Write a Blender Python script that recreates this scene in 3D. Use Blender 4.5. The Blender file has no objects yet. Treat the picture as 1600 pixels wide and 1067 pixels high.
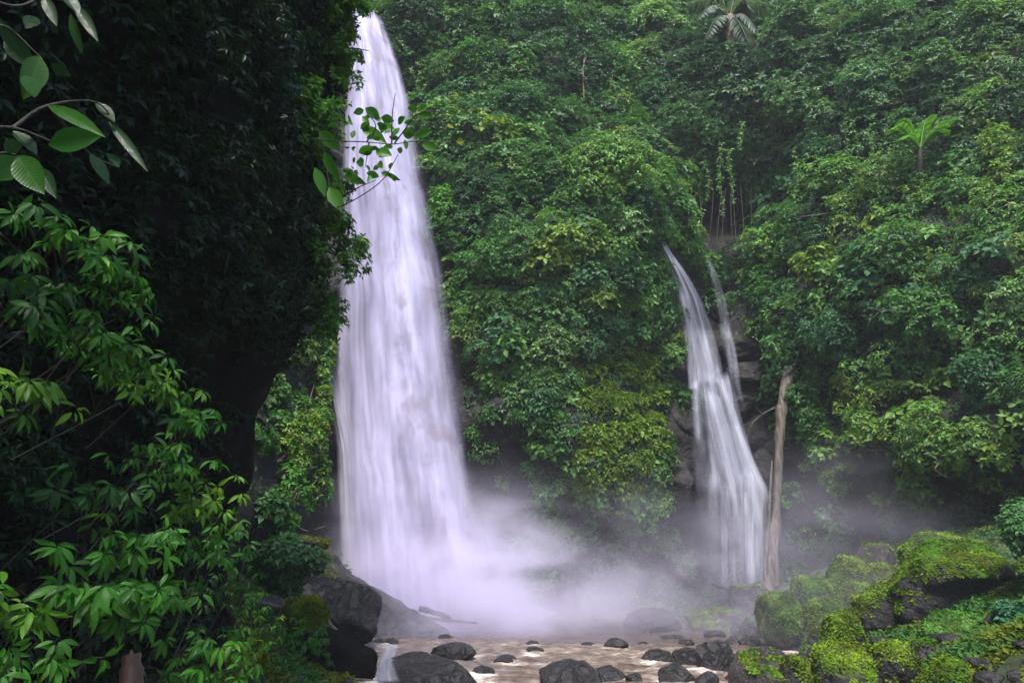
import bpy, bmesh, math, random
import numpy as np
C = bpy.context.scene.collection
SC = bpy.context.scene
# ------------------------------------------------------------------ camera
FPX = 1600 * 24 / 36.0
PITCH = math.radians(17.5)
CAM = np.array((0.0, 0.0, 3.0))
cam_d = bpy.data.cameras.new("camera"); cam = bpy.data.objects.new("camera", cam_d); C.objects.link(cam)
cam_d.lens = 24; cam_d.sensor_width = 36; cam_d.clip_start = 0.05; cam_d.clip_end = 2000
cam.location = CAM; cam.rotation_euler = (math.pi / 2 + PITCH, 0, 0)
SC.camera = cam
# ------------------------------------------------------------------ sky, sun, exposure
SUN_EL, SUN_AZ = math.radians(62), math.radians(184)      # azimuth clockwise from +Y (behind the camera, slightly left)
w = bpy.data.worlds.new("World"); SC.world = w; w.use_nodes = True
nt = w.node_tree; bg = nt.nodes["Background"]
sky = nt.nodes.new("ShaderNodeTexSky"); sky.sky_type = 'NISHITA'; sky.sun_disc = False
sky.sun_elevation = SUN_EL; sky.sun_rotation = SUN_AZ; sky.air_density = 1.0; sky.dust_density = 1.0; sky.ozone_density = 1.0
nt.links.new(sky.outputs[0], bg.inputs[0]); bg.inputs[1].default_value = 0.062
sd = bpy.data.lights.new("sun", 'SUN'); sun = bpy.data.objects.new("sun", sd); C.objects.link(sun)
sd.energy = 1.5; sd.angle = math.radians(18); sd.color = (1.0, 0.95, 0.88)
sun.rotation_euler = (math.pi / 2 - SUN_EL, 0, math.pi - SUN_AZ)
SC.view_settings.view_transform = 'Standard'; SC.view_settings.look = 'None'
SC.view_settings.gamma = 1; SC.view_settings.use_curve_mapping = False
SC.view_settings.exposure = 2.6
SC.cycles.max_bounces = 6; SC.cycles.diffuse_bounces = 3; SC.cycles.glossy_bounces = 2
SC.cycles.transmission_bounces = 3; SC.cycles.transparent_max_bounces = 24; SC.cycles.volume_bounces = 3
SC.cycles.volume_max_steps = 96; SC.cycles.volume_step_rate = 1.5
SC.cycles.use_denoising = True
SC.cycles.sample_clamp_indirect = 4

# ------------------------------------------------------------------ geometry helpers
rng = np.random.default_rng(11)
cp, sp = math.cos(PITCH), math.sin(PITCH)
def P(px, py, Y):
    """the point seen at a pixel of the 1600x1067 photograph, Y metres in front of the camera"""
    px = np.asarray(px, float); py = np.asarray(py, float); Y = np.asarray(Y, float)
    rx = (px - 800) / FPX; ry = (533.5 - py) / FPX
    dy = cp - sp * ry; dz = sp + cp * ry
    t = Y / dy
    return np.stack(np.broadcast_arrays(rx * t, Y, CAM[2] + dz * t), -1)
def proj(p):
    q = p - CAM
    zc = q[..., 1] * cp + q[..., 2] * sp; yc = -q[..., 1] * sp + q[..., 2] * cp
    zc = np.maximum(zc, .01)
    return 800 + FPX * q[..., 0] / zc, 533.5 - FPX * yc / zc
def Yw(py, z=0.0):
    ry = (533.5 - py) / FPX
    return (z - CAM[2]) * (cp - sp * ry) / (sp + cp * ry)
def norm(v): return v / np.maximum(np.linalg.norm(v, axis=-1, keepdims=True), 1e-9)
def sstep(a, b, x):
    t = np.clip((x - a) / (b - a), 0, 1); return t * t * (3 - 2 * t)
_perm = np.random.default_rng(3).permutation(4096)
_grad = norm(np.random.default_rng(4).normal(size=(4096, 3)))
def noise(p):
    p = np.asarray(p, float); i = np.floor(p).astype(int); f = p - i; u = f * f * f * (f * (f * 6 - 15) + 10)
    out = 0
    for dx in (0, 1):
        for dy in (0, 1):
            for dz in (0, 1):
                h = _perm[(_perm[(_perm[(i[..., 0] + dx) & 4095] + i[..., 1] + dy) & 4095] + i[..., 2] + dz) & 4095]
                g = _grad[h]; d = f - (dx, dy, dz)
                wgt = (u[..., 0] if dx else 1 - u[..., 0]) * (u[..., 1] if dy else 1 - u[..., 1]) * (u[..., 2] if dz else 1 - u[..., 2])
                out = out + wgt * (g * d).sum(-1)
    return out * 1.5
def fbm(p, o=3):
    s = 0; a = 1.0
    for k in range(o): s = s + a * noise(p * 2 ** k + 17.3 * k); a *= .5
    return s
def link(name, me, mat=None, parent=None, smooth=False):
    if mat: me.materials.append(mat)
    o = bpy.data.objects.new(name, me); C.objects.link(o)
    if parent: o.parent = parent
    if smooth: me.polygons.foreach_set("use_smooth", np.ones(len(me.polygons), bool))
    return o
def mesh(name, V, F, mat=None, parent=None, smooth=False, col=None, uv=None):
    """V (n,3), F (m,k) of equal sized faces or a list of such arrays; col per vertex; uv per vertex"""
    Fs = F if isinstance(F, list) else [F]
    Fs = [np.asarray(f) for f in Fs if len(f)]
    me = bpy.data.meshes.new(name)
    V = np.asarray(V, float)
    if parent is not None: V = V - np.array(parent.location)
    me.vertices.add(len(V)); me.vertices.foreach_set("co", V.astype(np.float32).ravel())
    idx = np.concatenate([f.ravel() for f in Fs]); tot = np.concatenate([np.full(len(f), f.shape[1]) for f in Fs])
    me.loops.add(len(idx)); me.loops.foreach_set("vertex_index", idx.astype(np.int32))
    me.polygons.add(len(tot)); me.polygons.foreach_set("loop_start", (np.cumsum(tot) - tot).astype(np.int32))
    me.update(calc_edges=True)
    if col is not None:
        a = me.color_attributes.new("Col", 'FLOAT_COLOR', 'POINT')
        a.data.foreach_set("color", np.concatenate([col, np.ones((len(col), 1))], 1).astype(np.float32).ravel())
    if uv is not None:
        l = me.uv_layers.new(name="UVMap"); l.data.foreach_set("uv", np.asarray(uv)[idx].astype(np.float32).ravel())
    return link(name, me, mat, parent, smooth)
def grid_faces(nu, nv):
    i = np.arange(nu - 1)[:, None] * nv + np.arange(nv - 1)[None]
    return np.stack([i, i + nv, i + nv + 1, i + 1], -1).reshape(-1, 4)
class MB:
    def __init__(s): s.V = []; s.F = {}; s.n = 0; s.col = []; s.uv = []
    def add(s, V, F, col=None, uv=None):
        F = np.asarray(F); s.F.setdefault(F.shape[1], []).append(F + s.n); s.V.append(np.asarray(V, float)); s.n += len(V)
        if col is not None: s.col.append(np.broadcast_to(col, (len(V), 3)))
        if uv is not None: s.uv.append(uv)
    def tube(s, pts, rad, k=6, col=None):
        pts = np.asarray(pts, float); n = len(pts); rad = np.broadcast_to(rad, (n,))
        t = norm(np.gradient(pts, axis=0)); ref = np.array((0, 0, 1.0)) if abs(t[0][2]) < .8 else np.array((1.0, 0, 0))
        a = norm(np.cross(t, ref)); b = np.cross(t, a)
        ang = np.linspace(0, 2 * math.pi, k, endpoint=False)
        V = pts[:, None] + rad[:, None, None] * (np.cos(ang)[None, :, None] * a[:, None] + np.sin(ang)[None, :, None] * b[:, None])
        i = np.arange(n - 1)[:, None] * k; j = np.arange(k)[None]; j2 = (j + 1) % k
        F = np.stack([i + j, i + k + j, i + k + j2, i + j2], -1).reshape(-1, 4)
        s.add(V.reshape(-1, 3), F, col)
    def build(s, name, mat, parent=None, smooth=False):
        return mesh(name, np.concatenate(s.V), [np.concatenate(f) for f in s.F.values()], mat, parent, smooth,
                    np.concatenate(s.col) if s.col else None, np.concatenate(s.uv) if s.uv else None)
def curve(pts, n=16):
    """Catmull-Rom through control points"""
    p = np.asarray(pts, float); p = np.concatenate([[2 * p[0] - p[1]], p, [2 * p[-1] - p[-2]]])
    out = []; m = len(p) - 3
    for t in np.linspace(0, m - 1e-6, n):
        i = int(t); f = t - i; a, b, c, d = p[i:i + 4]
        out.append(.5 * (2 * b + (c - a) * f + (2 * a - 5 * b + 4 * c - d) * f * f + (3 * b - a - 3 * c + d) * f ** 3))
    return np.array(out)
def tag(o, label=None, cat=None, group=None, kind=None):
    if label: o["label"] = label
    if cat: o["category"] = cat
    if group: o["group"] = group
    if kind: o["kind"] = kind
    return o
def thing(name, label, cat, loc=(0, 0, 0), group=None):
    o = bpy.data.objects.new(name, None); C.objects.link(o); o.location = [float(a) for a in loc]
    o.empty_display_size = .3
    return tag(o, label, cat, group)

# ------------------------------------------------------------------ materials
def newmat(name):
    m = bpy.data.materials.new(name); m.use_nodes = True; t = m.node_tree; t.nodes.clear()
    out = t.nodes.new("ShaderNodeOutputMaterial")
    def N(kind, **kw):
        n = t.nodes.new("ShaderNode" + kind)
        for k, v in kw.items():
            if k.startswith("i_"):
                key = k[2:]; n.inputs[int(key) if key.isdigit() else key.replace("_", " ")].default_value = v
            else: setattr(n, k, v)
        return n
    return m, N, (lambda a, b: t.links.new(a, b)), out
def ramp(N, L, src, stops):
    r = N("ValToRGB"); e = r.color_ramp.elements
    while len(e) < len(stops): e.new(.5)
    for x, (p, c) in zip(e, stops): x.position = p; x.color = (*c, 1) if len(c) == 3 else c
    L(src, r.inputs[0]); return r.outputs[0]
def mathn(N, L, op, a, b=None, c=None):
    m = N("Math", operation=op)
    for k, v in enumerate((a, b, c)):
        if v is None: continue
        if isinstance(v, (int, float)): m.inputs[k].default_value = v
        else: L(v, m.inputs[k])
    return m.outputs[0]
def leaf_material(name, rough=.45, trans=.3, spec=.5, veins=False, var=.35):
    m, N, L, out = newmat(name)
    at = N("VertexColor", layer_name="Col"); g = N("NewGeometry")
    v = mathn(N, L, 'MULTIPLY_ADD', g.outputs["Random Per Island"], 2 * var, 1 - var)
    mul = N("MixRGB", blend_type='MULTIPLY', i_0=1.0); L(at.outputs[0], mul.inputs[1]); L(v, mul.inputs[2])
    p = N("BsdfPrincipled"); p.inputs["Roughness"].default_value = rough; p.inputs["Specular IOR Level"].default_value = spec
    col = mul.outputs[0]
    if veins:
        uv = N("UVMap"); sx = N("SeparateXYZ"); L(uv.outputs[0], sx.inputs[0])
        au = mathn(N, L, 'ABSOLUTE', sx.outputs[0])
        ph = mathn(N, L, 'SUBTRACT', mathn(N, L, 'MULTIPLY', sx.outputs[1], 44.0), mathn(N, L, 'MULTIPLY', au, 9.0))
        s1 = mathn(N, L, 'POWER', mathn(N, L, 'ABSOLUTE', mathn(N, L, 'SINE', ph)), .6)
        mid = mathn(N, L, 'MINIMUM', mathn(N, L, 'MULTIPLY', au, 7.0), 1.0)
        h = mathn(N, L, 'MULTIPLY', s1, mid)
        bp = N("Bump", i_Strength=.18, i_Distance=.006); L(h, bp.inputs["Height"]); L(bp.outputs[0], p.inputs["Normal"])
        mx = N("MixRGB", blend_type='MIX'); L(mathn(N, L, 'MULTIPLY', mathn(N, L, 'SUBTRACT', 1.0, h), .12), mx.inputs[0]); L(col, mx.inputs[1])
        mx.inputs[2].default_value = (.12, .22, .05, 1); col = mx.outputs[0]
    if veins:
        gp = N("NewGeometry"); sn = N("TexNoise", i_Scale=34.0, i_Detail=3.0); L(gp.outputs["Position"], sn.inputs["Vector"])
        sk = N("MapRange", i_1=.66, i_2=.74); L(sn.outputs["Fac"], sk.inputs[0]); m3 = N("MixRGB"); L(mathn(N, L, 'MULTIPLY', sk.outputs[0], .7), m3.inputs[0]); L(col, m3.inputs[1]); m3.inputs[2].default_value = (.11, .085, .02, 1); col = m3.outputs[0]
        rr = N("MapRange", i_1=.35, i_2=.65); rr.inputs[3].default_value = .24; rr.inputs[4].default_value = .5; L(sn.outputs["Fac"], rr.inputs[0]); L(rr.outputs[0], p.inputs["Roughness"])
    L(col, p.inputs["Base Color"])
    tr = N("BsdfTranslucent"); tc = N("MixRGB", blend_type='MULTIPLY', i_0=1.0); L(col, tc.inputs[1]); tc.inputs[2].default_value = (1.2, 1.5, .6, 1)
    L(tc.outputs[0], tr.inputs[0])
    mix = N("MixShader", i_0=trans); L(p.outputs[0], mix.inputs[1]); L(tr.outputs[0], mix.inputs[2]); L(mix.outputs[0], out.inputs[0])
    return m
M = {}
M['leaf_far'] = leaf_material("leaf far", .5, .3, .22)
M['leaf_near'] = leaf_material("leaf near", .24, .3, .16, veins=True, var=.35)
M['leaf_wall'] = leaf_material("leaf wall", .38, .4, .22)
M['moss'] = leaf_material("moss", .9, .2, .1, var=.14)
def rock_material(name, cols, rough=(.35, .7), scale=1.0, moss=None, bump=.35, wet=.5):
    m, N, L, out = newmat(name)
    tc = N("TexCoord"); g = N("NewGeometry")
    n1 = N("TexNoise", i_Scale=1.3 * scale, i_Detail=8.0, i_Roughness=.65); L(g.outputs["Position"], n1.inputs["Vector"])
    n2 = N("TexNoise", i_Scale=7.0 * scale, i_Detail=6.0, i_Roughness=.7); L(g.outputs["Position"], n2.inputs["Vector"])
    vo = N("TexVoronoi", feature='DISTANCE_TO_EDGE', i_Scale=1.6 * scale); 
    ad = N("VectorMath", operation='ADD'); L(g.outputs["Position"], ad.inputs[0]); L(n1.outputs["Color"], ad.inputs[1]); L(ad.outputs[0], vo.inputs["Vector"])
    c = ramp(N, L, n1.outputs["Fac"], [(.3, cols[0]), (.52, cols[1]), (.72, cols[2])])
    p = N("BsdfPrincipled"); p.inputs["Specular IOR Level"].default_value = wet
    r = N("MapRange", i_1=.3, i_2=.7); r.inputs[3].default_value = rough[0]; r.inputs[4].default_value = rough[1]
    L(n2.outputs["Fac"], r.inputs[0]); L(r.outputs[0], p.inputs["Roughness"])
    if moss:
        sx = N("SeparateXYZ"); L(g.outputs["Normal"], sx.inputs[0])
        a = mathn(N, L, 'MULTIPLY_ADD', n1.outputs["Fac"], 2.4, -1.2 + moss[1])
        k = N("MapRange", i_1=.35, i_2=.6); L(mathn(N, L, 'ADD', sx.outputs[2], a), k.inputs[0])
        mc = ramp(N, L, n2.outputs["Fac"], [(.3, tuple(.6 * x for x in moss[0])), (.6, moss[0]), (.75, tuple(1.4 * x for x in moss[0]))])
        mx = N("MixRGB"); L(k.outputs[0], mx.inputs[0]); L(c, mx.inputs[1]); L(mc, mx.inputs[2]); c = mx.outputs[0]
    L(c, p.inputs["Base Color"])
    hh = mathn(N, L, 'ADD', mathn(N, L, 'MULTIPLY', n2.outputs["Fac"], .5), mathn(N, L, 'ADD', n1.outputs["Fac"], mathn(N, L, 'MINIMUM', mathn(N, L, 'MULTIPLY', vo.outputs[0], 3.0), .35)))
    b = N("Bump", i_Strength=bump, i_Distance=.25 / scale); L(hh, b.inputs["Height"]); L(b.outputs[0], p.inputs["Normal"])
    L(p.outputs[0], out.inputs[0]); return m
M['cliff'] = rock_material("cliff rock", [(.006, .006, .006), (.014, .012, .012), (.024, .019, .018)], (.45, .85), .9, moss=((.014, .026, .007), -.3), wet=.3, bump=.6)
M['wall'] = rock_material("shaded rock", [(.002, .002, .002), (.004, .004, .0035), (.008, .007, .006)], (.7, 1), .9, wet=.08, bump=.6)  # near black: the bank's deep shade is put into this rock colour
M['wet'] = rock_material("wet rock", [(.003, .0027, .003), (.008, .0065, .0075), (.021, .016, .018)], (.26, .6), 1.3, wet=.5, bump=.65)
M['brown'] = rock_material("brown rock", [(.015, .012, .012), (.036, .027, .028), (.075, .056, .056)], (.3, .7), 1.5, bump=.9)
M['mossrock'] = rock_material("mossy rock", [(.007, .0065, .007), (.018, .016, .017), (.045, .040, .042)], (.35, .8), 1.2, moss=((.045, .065, .008), .0), bump=.8)
M['ground'] = rock_material("ground", [(.008, .007, .007), (.020, .017, .016), (.045, .038, .034)], (.4, .8), .9, moss=((.022, .036, .008), .0), bump=.9)
def bark_material(name, c0, c1, streak=14):
    m, N, L, out = newmat(name)
    g = N("NewGeometry"); mp = N("Mapping"); mp.inputs["Scale"].default_value = (streak, streak, 1.2); L(g.outputs["Position"], mp.inputs[0])
    n = N("TexNoise", i_Scale=1.0, i_Detail=6.0); L(mp.outputs[0], n.inputs["Vector"])
    p = N("BsdfPrincipled", i_Roughness=.75); L(ramp(N, L, n.outputs["Fac"], [(.35, c0), (.62, c1)]), p.inputs["Base Color"])
    b = N("Bump", i_Strength=.6, i_Distance=.05); L(n.outputs["Fac"], b.inputs["Height"]); L(b.outputs[0], p.inputs["Normal"])
    L(p.outputs[0], out.inputs[0]); return m
M['bark'] = bark_material("bark", (.02, .015, .012), (.07, .05, .035))
M['twig'] = bark_material("twig", (.006, .005, .004), (.018, .015, .010), 30)
M['deadwood'] = bark_material("dead wood", (.024, .018, .013), (.115, .090, .070), 9)
M['redbark'] = bark_material("red bark", (.05, .025, .018), (.16, .085, .06), 10)
def water_fall_material(name, width, white, grey, cover, edge=.08, fine=1.0):
    """a veil of falling water: streaks run along v, thin places let the rock show"""
    m, N, L, out = newmat(name)
    uv = N("UVMap"); sx = N("SeparateXYZ"); L(uv.outputs[0], sx.inputs[0]); U, V = sx.outputs[0], sx.outputs[1]
    def st(su, sv, off, det=3.0):
        c = N("CombineXYZ"); L(mathn(N, L, 'MULTIPLY', U, su), c.inputs[0]); L(mathn(N, L, 'MULTIPLY', V, sv), c.inputs[1]); c.inputs[2].default_value = off
        n = N("TexNoise", i_Scale=1.0, i_Detail=det, i_Roughness=.5, i_Distortion=.25); L(c.outputs[0], n.inputs["Vector"]); return n.outputs["Fac"]
    a = st(width * .5, .07, 0, 2.0); b = st(width * 1.5 * fine, .16 * fine, 5.0); d = st(width * .8, .34, 9.0)
    s = mathn(N, L, 'ADD', mathn(N, L, 'MULTIPLY', a, .5), mathn(N, L, 'ADD', mathn(N, L, 'MULTIPLY', b, .24), mathn(N, L, 'MULTIPLY', d, .26)))
    col = ramp(N, L, s, [(.36, grey), (.47, tuple((x + y) / 2 for x, y in zip(grey, white))), (.58, white)])
    if width > 5:
        mo = st(width * .9, .55, 21.0, 4.0); mk = N("MapRange", interpolation_type='SMOOTHSTEP', i_1=.50, i_2=.66); L(mo, mk.inputs[0])
        rt = N("MapRange", interpolation_type='SMOOTHSTEP', i_1=.30, i_2=.62); L(U, rt.inputs[0])
        mm = N("MixRGB"); L(mathn(N, L, 'MULTIPLY', mathn(N, L, 'MULTIPLY', mk.outputs[0], rt.outputs[0]), .75), mm.inputs[0]); L(col, mm.inputs[1]); mm.inputs[2].default_value = (.36, .31, .36, 1); col = mm.outputs[0]
    ed = mathn(N, L, 'MULTIPLY', mathn(N, L, 'MULTIPLY', U, mathn(N, L, 'SUBTRACT', 1.0, U)), 4.0)
    e = N("MapRange", interpolation_type='SMOOTHSTEP', i_1=0.0, i_2=edge * 4); L(mathn(N, L, 'ADD', ed, mathn(N, L, 'MULTIPLY', mathn(N, L, 'SUBTRACT', b, .6), .35 * min(1, edge * 6))), e.inputs[0])
    th = N("MapRange", i_1=.30, i_2=.62); th.inputs[3].default_value = cover[0]; th.inputs[4].default_value = cover[1]; L(s, th.inputs[0])
    vt = N("UVMap"); vt.uv_map = "UVMap"
    al = mathn(N, L, 'MULTIPLY', e.outputs[0], th.outputs[0])
    fade = N("VertexColor", layer_name="Col"); al = mathn(N, L, 'MULTIPLY', al, fade.outputs[0])
    df = N("BsdfDiffuse"); L(col, df.inputs[0]); tl = N("BsdfTranslucent"); L(col, tl.inputs[0])
    m1 = N("MixShader", i_0=.4); L(df.outputs[0], m1.inputs[1]); L(tl.outputs[0], m1.inputs[2])
    tp = N("BsdfTransparent"); m2 = N("MixShader"); L(al, m2.inputs[0]); L(tp.outputs[0], m2.inputs[1]); L(m1.outputs[0], m2.inputs[2])
    L(m2.outputs[0], out.inputs[0]); return m

# ------------------------------------------------------------------ cliff (a bowl of rock behind the pool)
ctrl = """560 0 38|700 0 37.5|900 0 41|1100 0 43|1300 0 39|1500 0 34|1600 0 32|540 200 36.8|700 200 35.5|850 200 36.5|1000 200 39|1130 200 38|1300 200 35|1500 200 31|1600 200 29
540 350 35.5|720 350 34.3|850 330 34|950 300 33.6|1050 350 36.2|1120 345 41|1180 345 40|1230 330 36|1350 330 32.5|1500 300 30|1600 350 27
700 450 34.3|900 420 33.2|1000 430 34.8|1060 450 37|1130 440 39.2|1180 450 38|1300 450 32.5|1450 450 29.5|1600 450 26.5
540 600 35|640 600 34.8|740 600 34.4|860 600 33.2|960 600 35|1060 600 36.6|1130 620 38|1190 620 37.5|1300 600 33.5|1450 600 30|1600 600 26.5
540 750 34.8|660 750 34.6|780 750 34.4|900 740 33.4|1050 750 36|1130 750 37.5|1220 750 37|1300 750 33.5|1450 730 29.5|1600 700 26
540 850 34.6|780 850 34.6|900 850 35|1050 850 36.5|1150 850 37.5|1230 850 37|1350 840 35|1450 830 33.5|1600 790 28
650 960 34.5|900 960 35.5|1100 960 37|1300 960 36|1500 960 33|1600 960 31|470 700 30|420 500 29|300 600 25|440 800 28|300 300 28|0 300 18|-400 300 16|-400 800 16|500 200 34|400 0 30
1900 0 27|1450 -60 38|1600 -80 34|1750 -60 31|1900 350 24|1900 600 24|1900 800 25|560 -200 41|900 -200 46|1300 -200 44|1600 -200 35|1900 -200 29|0 -200 20|2300 350 20|2300 800 20"""
cpts = np.array([[float(a) for a in t.split()] for ln in ctrl.split("\n") for t in ln.split("|")])
cw = P(cpts[:, 0], cpts[:, 1], cpts[:, 2])
def tps_fit(xy, v, lam=.0015):
    n = len(xy); d = np.linalg.norm(xy[:, None] - xy[None], axis=-1)
    K = np.where(d > 0, d * d * np.log(d + 1e-12), 0) + lam * n * np.eye(n)
    Pm = np.concatenate([np.ones((n, 1)), xy], 1)
    A = np.block([[K, Pm], [Pm.T, np.zeros((3, 3))]])
    return np.linalg.solve(A, np.concatenate([v, np.zeros(3)]))
def tps_eval(xy0, wts, q):
    out = np.empty(len(q))
    for s in range(0, len(q), 20000):
        d = np.linalg.norm(q[s:s + 20000, None] - xy0[None], axis=-1)
        out[s:s + 20000] = np.where(d > 0, d * d * np.log(d + 1e-12), 0) @ wts[:-3] + wts[-3] + q[s:s + 20000] @ wts[-2:]
    return out
cwt = tps_fit(cw[:, [0, 2]], cw[:, 1])
GX = np.linspace(-30, 40, 281); GZ = np.linspace(-2, 52, 217)
gx, gz = np.meshgrid(GX, GZ, indexing='ij')
gy = tps_eval(cw[:, [0, 2]], cwt, np.stack([gx.ravel(), gz.ravel()], -1)).reshape(gx.shape)
gy = np.clip(gy, 8, 62)
pts = np.stack([gx, gy * .6, gz], -1)
gy = gy + 1.0 * fbm(pts * .16, 3) + .55 * np.abs(fbm(pts * .55 + 40, 3)) - .25 + .25 * noise(pts * 1.7)
def bilin(G, A, B, a, b):
    fa = np.clip((a - A[0]) / (A[1] - A[0]), 0, len(A) - 1.001); fb = np.clip((b - B[0]) / (B[1] - B[0]), 0, len(B) - 1.001)
    i = fa.astype(int); j = fb.astype(int); u = fa - i; v = fb - j
    return G[i, j] * (1 - u) * (1 - v) + G[i + 1, j] * u * (1 - v) + G[i, j + 1] * (1 - u) * v + G[i + 1, j + 1] * u * v
def cliff_y(x, z): return bilin(gy, GX, GZ, np.asarray(x, float), np.asarray(z, float))
def cliff_at(px, py):
    Y = np.arange(12, 62, .08); p = P(px, py, Y); s = cliff_y(p[:, 0], p[:, 2])
    k = np.argmax(Y >= s); return p[k]
def cliff_n(p):
    e = .6; x, z = p[..., 0], p[..., 2]
    dx = (cliff_y(x + e, z) - cliff_y(x - e, z)) / (2 * e); dz = (cliff_y(x, z + e) - cliff_y(x, z - e)) / (2 * e)
    return norm(np.stack([dx, -np.ones_like(dx), dz], -1))
cl = mesh("cliff", np.stack([gx, gy, gz], -1).reshape(-1, 3), grid_faces(len(GX), len(GZ)), M['cliff'], smooth=True)
tag(cl, kind="structure", label="dark wet rock wall of the gorge behind both waterfalls")

# ------------------------------------------------------------------ left rock wall, close to the camera
WY = np.linspace(-6, 20, 131); WZ = np.linspace(-1.5, 24, 120)
wy, wz = np.meshgrid(WY, WZ, indexing='ij')
prof_z = np.array([-2, 1, 3.0, 4.6, 5.8, 7.0, 8.2, 10, 13, 16, 18.5, 21, 25.]); prof_x = np.array([-5.0, -5.0, -5.05, -4.95, -4.75, -4.35, -4.1, -4.0, -4.05, -3.9, -3.6, -3.4, -3.2])  # unseen upper part leans out, shaped to shade the bank below
wx = np.interp(wz, prof_z, prof_x) - .05 * (14 - wy) * 0
wx = wx - 7.0 * sstep(13.4, 17.5, wy) - .12 * np.maximum(0, 5 - wy)
wp = np.stack([wx, wy, wz], -1)
wx = wx - .25 + .5 * fbm(wp * .45 + 9, 3)
def wall_x(y, z): return bilin(wx, WY, WZ, np.asarray(y, float), np.asarray(z, float))
def wall_at(px, py):
    Y = np.arange(2.0, 18, .03); p = P(px, py, Y); s = wall_x(p[:, 1], p[:, 2]); ok = p[:, 0] <= s
    if not ok.any(): k = int(np.argmin(p[:, 0] - s + 100 * (p[:, 1] > 14.2)))
    else: k = int(np.argmax(ok))
    return p[k]
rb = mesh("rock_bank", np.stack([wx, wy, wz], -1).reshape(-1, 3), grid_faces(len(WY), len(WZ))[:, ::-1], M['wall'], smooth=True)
tag(rb, kind="structure", label="dark overhanging rock bank beside the camera")

# ------------------------------------------------------------------ ground and river
gX = np.concatenate([np.linspace(-200, -26, 12), np.linspace(-25, 30, 166), np.linspace(32, 200, 12)]); gY = np.concatenate([np.linspace(-200, -12, 10), np.linspace(-10, 44, 163), np.linspace(48, 260, 12)])
qx, qy = np.meshgrid(gX, gY, indexing='ij')
sr = np.interp(qy, [0, 12, 16, 25, 31, 40], [5.0, 5.5, 6.8, 8.8, 8.2, 9]); sl = np.interp(qy, [0, 10, 14, 19, 28, 33, 40], [-2.2, -2.2, -2.6, -3.2, -5.0, -6.0, -6])
def ground_h(x, y):
    sr = np.interp(y, [0, 12, 16, 25, 31, 40], [5.0, 5.5, 6.8, 8.8, 8.2, 9]); sl = np.interp(y, [0, 10, 14, 19, 28, 33, 40], [-2.2, -2.2, -2.6, -3.2, -5.0, -6.0, -6])
    h = -.9 + .42 * np.maximum(0, x - sr + 1.5) + .5 * np.maximum(0, sl + 1.2 - x)
    h = np.minimum(h, 3.4 + .03 * np.abs(x))
    return h
def ground_z(x, y):
    h = ground_h(x, y); p = np.stack(np.broadcast_arrays(x, y, 0 * h), -1)
    return h + .28 * fbm(p * .45 + 3, 3) * sstep(-1.0, .4, h)
qz = ground_z(qx, qy)
tag(mesh("ground", np.stack([qx, qy, qz], -1).reshape(-1, 3), grid_faces(len(gX), len(gY)), M['ground'], smooth=True), kind="structure")
def river_material():
    m, N, L, out = newmat("river water")
    g = N("NewGeometry"); at = N("VertexColor", layer_name="Col")
    mp = N("Mapping"); mp.inputs["Scale"].default_value = (.55, 1.3, 1); mp.inputs["Rotation"].default_value = (0, 0, .25); L(g.outputs["Position"], mp.inputs[0])
    n = N("TexNoise", i_Scale=1.1, i_Detail=8.0, i_Roughness=.68, i_Distortion=.3); L(mp.outputs[0], n.inputs["Vector"])
    n2 = N("TexNoise", i_Scale=4.5, i_Detail=5.0, i_Roughness=.6, i_Distortion=.4); L(mp.outputs[0], n2.inputs["Vector"])
    f = mathn(N, L, 'ADD', mathn(N, L, 'MULTIPLY', n.outputs["Fac"], .58), mathn(N, L, 'MULTIPLY', n2.outputs["Fac"], .42))
    sc = N("SeparateColor"); L(at.outputs[0], sc.inputs[0]); f = mathn(N, L, 'ADD', mathn(N, L, 'ADD', f, mathn(N, L, 'MULTIPLY_ADD', sc.outputs[0], .20, -.16)), mathn(N, L, 'MULTIPLY', sc.outputs[1], .08))
    c = ramp(N, L, f, [(.40, (.060, .043, .034)), (.53, (.105, .078, .063)), (.61, (.19, .15, .125)), (.72, (.52, .47, .44))])
    p = N("BsdfPrincipled"); L(c, p.inputs["Base Color"]); L(ramp(N, L, f, [(.45, (.16,) * 3), (.65, (.6,) * 3)]), p.inputs["Roughness"])
    b = N("Bump", i_Strength=.5, i_Distance=.12); L(n2.outputs["Fac"], b.inputs["Height"]); L(b.outputs[0], p.inputs["Normal"])
    L(p.outputs[0], out.inputs[0]); return m
rX = np.linspace(-14, 22, 240); rY = np.linspace(-12, 37, 330)
ax, ay = np.meshgrid(rX, rY, indexing='ij')
rap = 1 - sstep(25.5, 29, ay + .25 * ax)
pr = np.stack([ax * .45, ay * .9, 0 * ax], -1)
az = .03 * noise(pr * 1.5) + rap * (.26 * (.35 - np.abs(fbm(pr * .8 + 5, 3))) + .12 * (.3 - np.abs(fbm(pr * 2.4, 3)))) + .05
rv = tag(mesh("river_water", np.stack([ax, ay, az], -1).reshape(-1, 3), grid_faces(240, 330), river_material(), smooth=True,
         col=np.stack([rap.ravel(), 0 * rap.ravel(), 0 * rap.ravel()], -1)), kind="structure")

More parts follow.
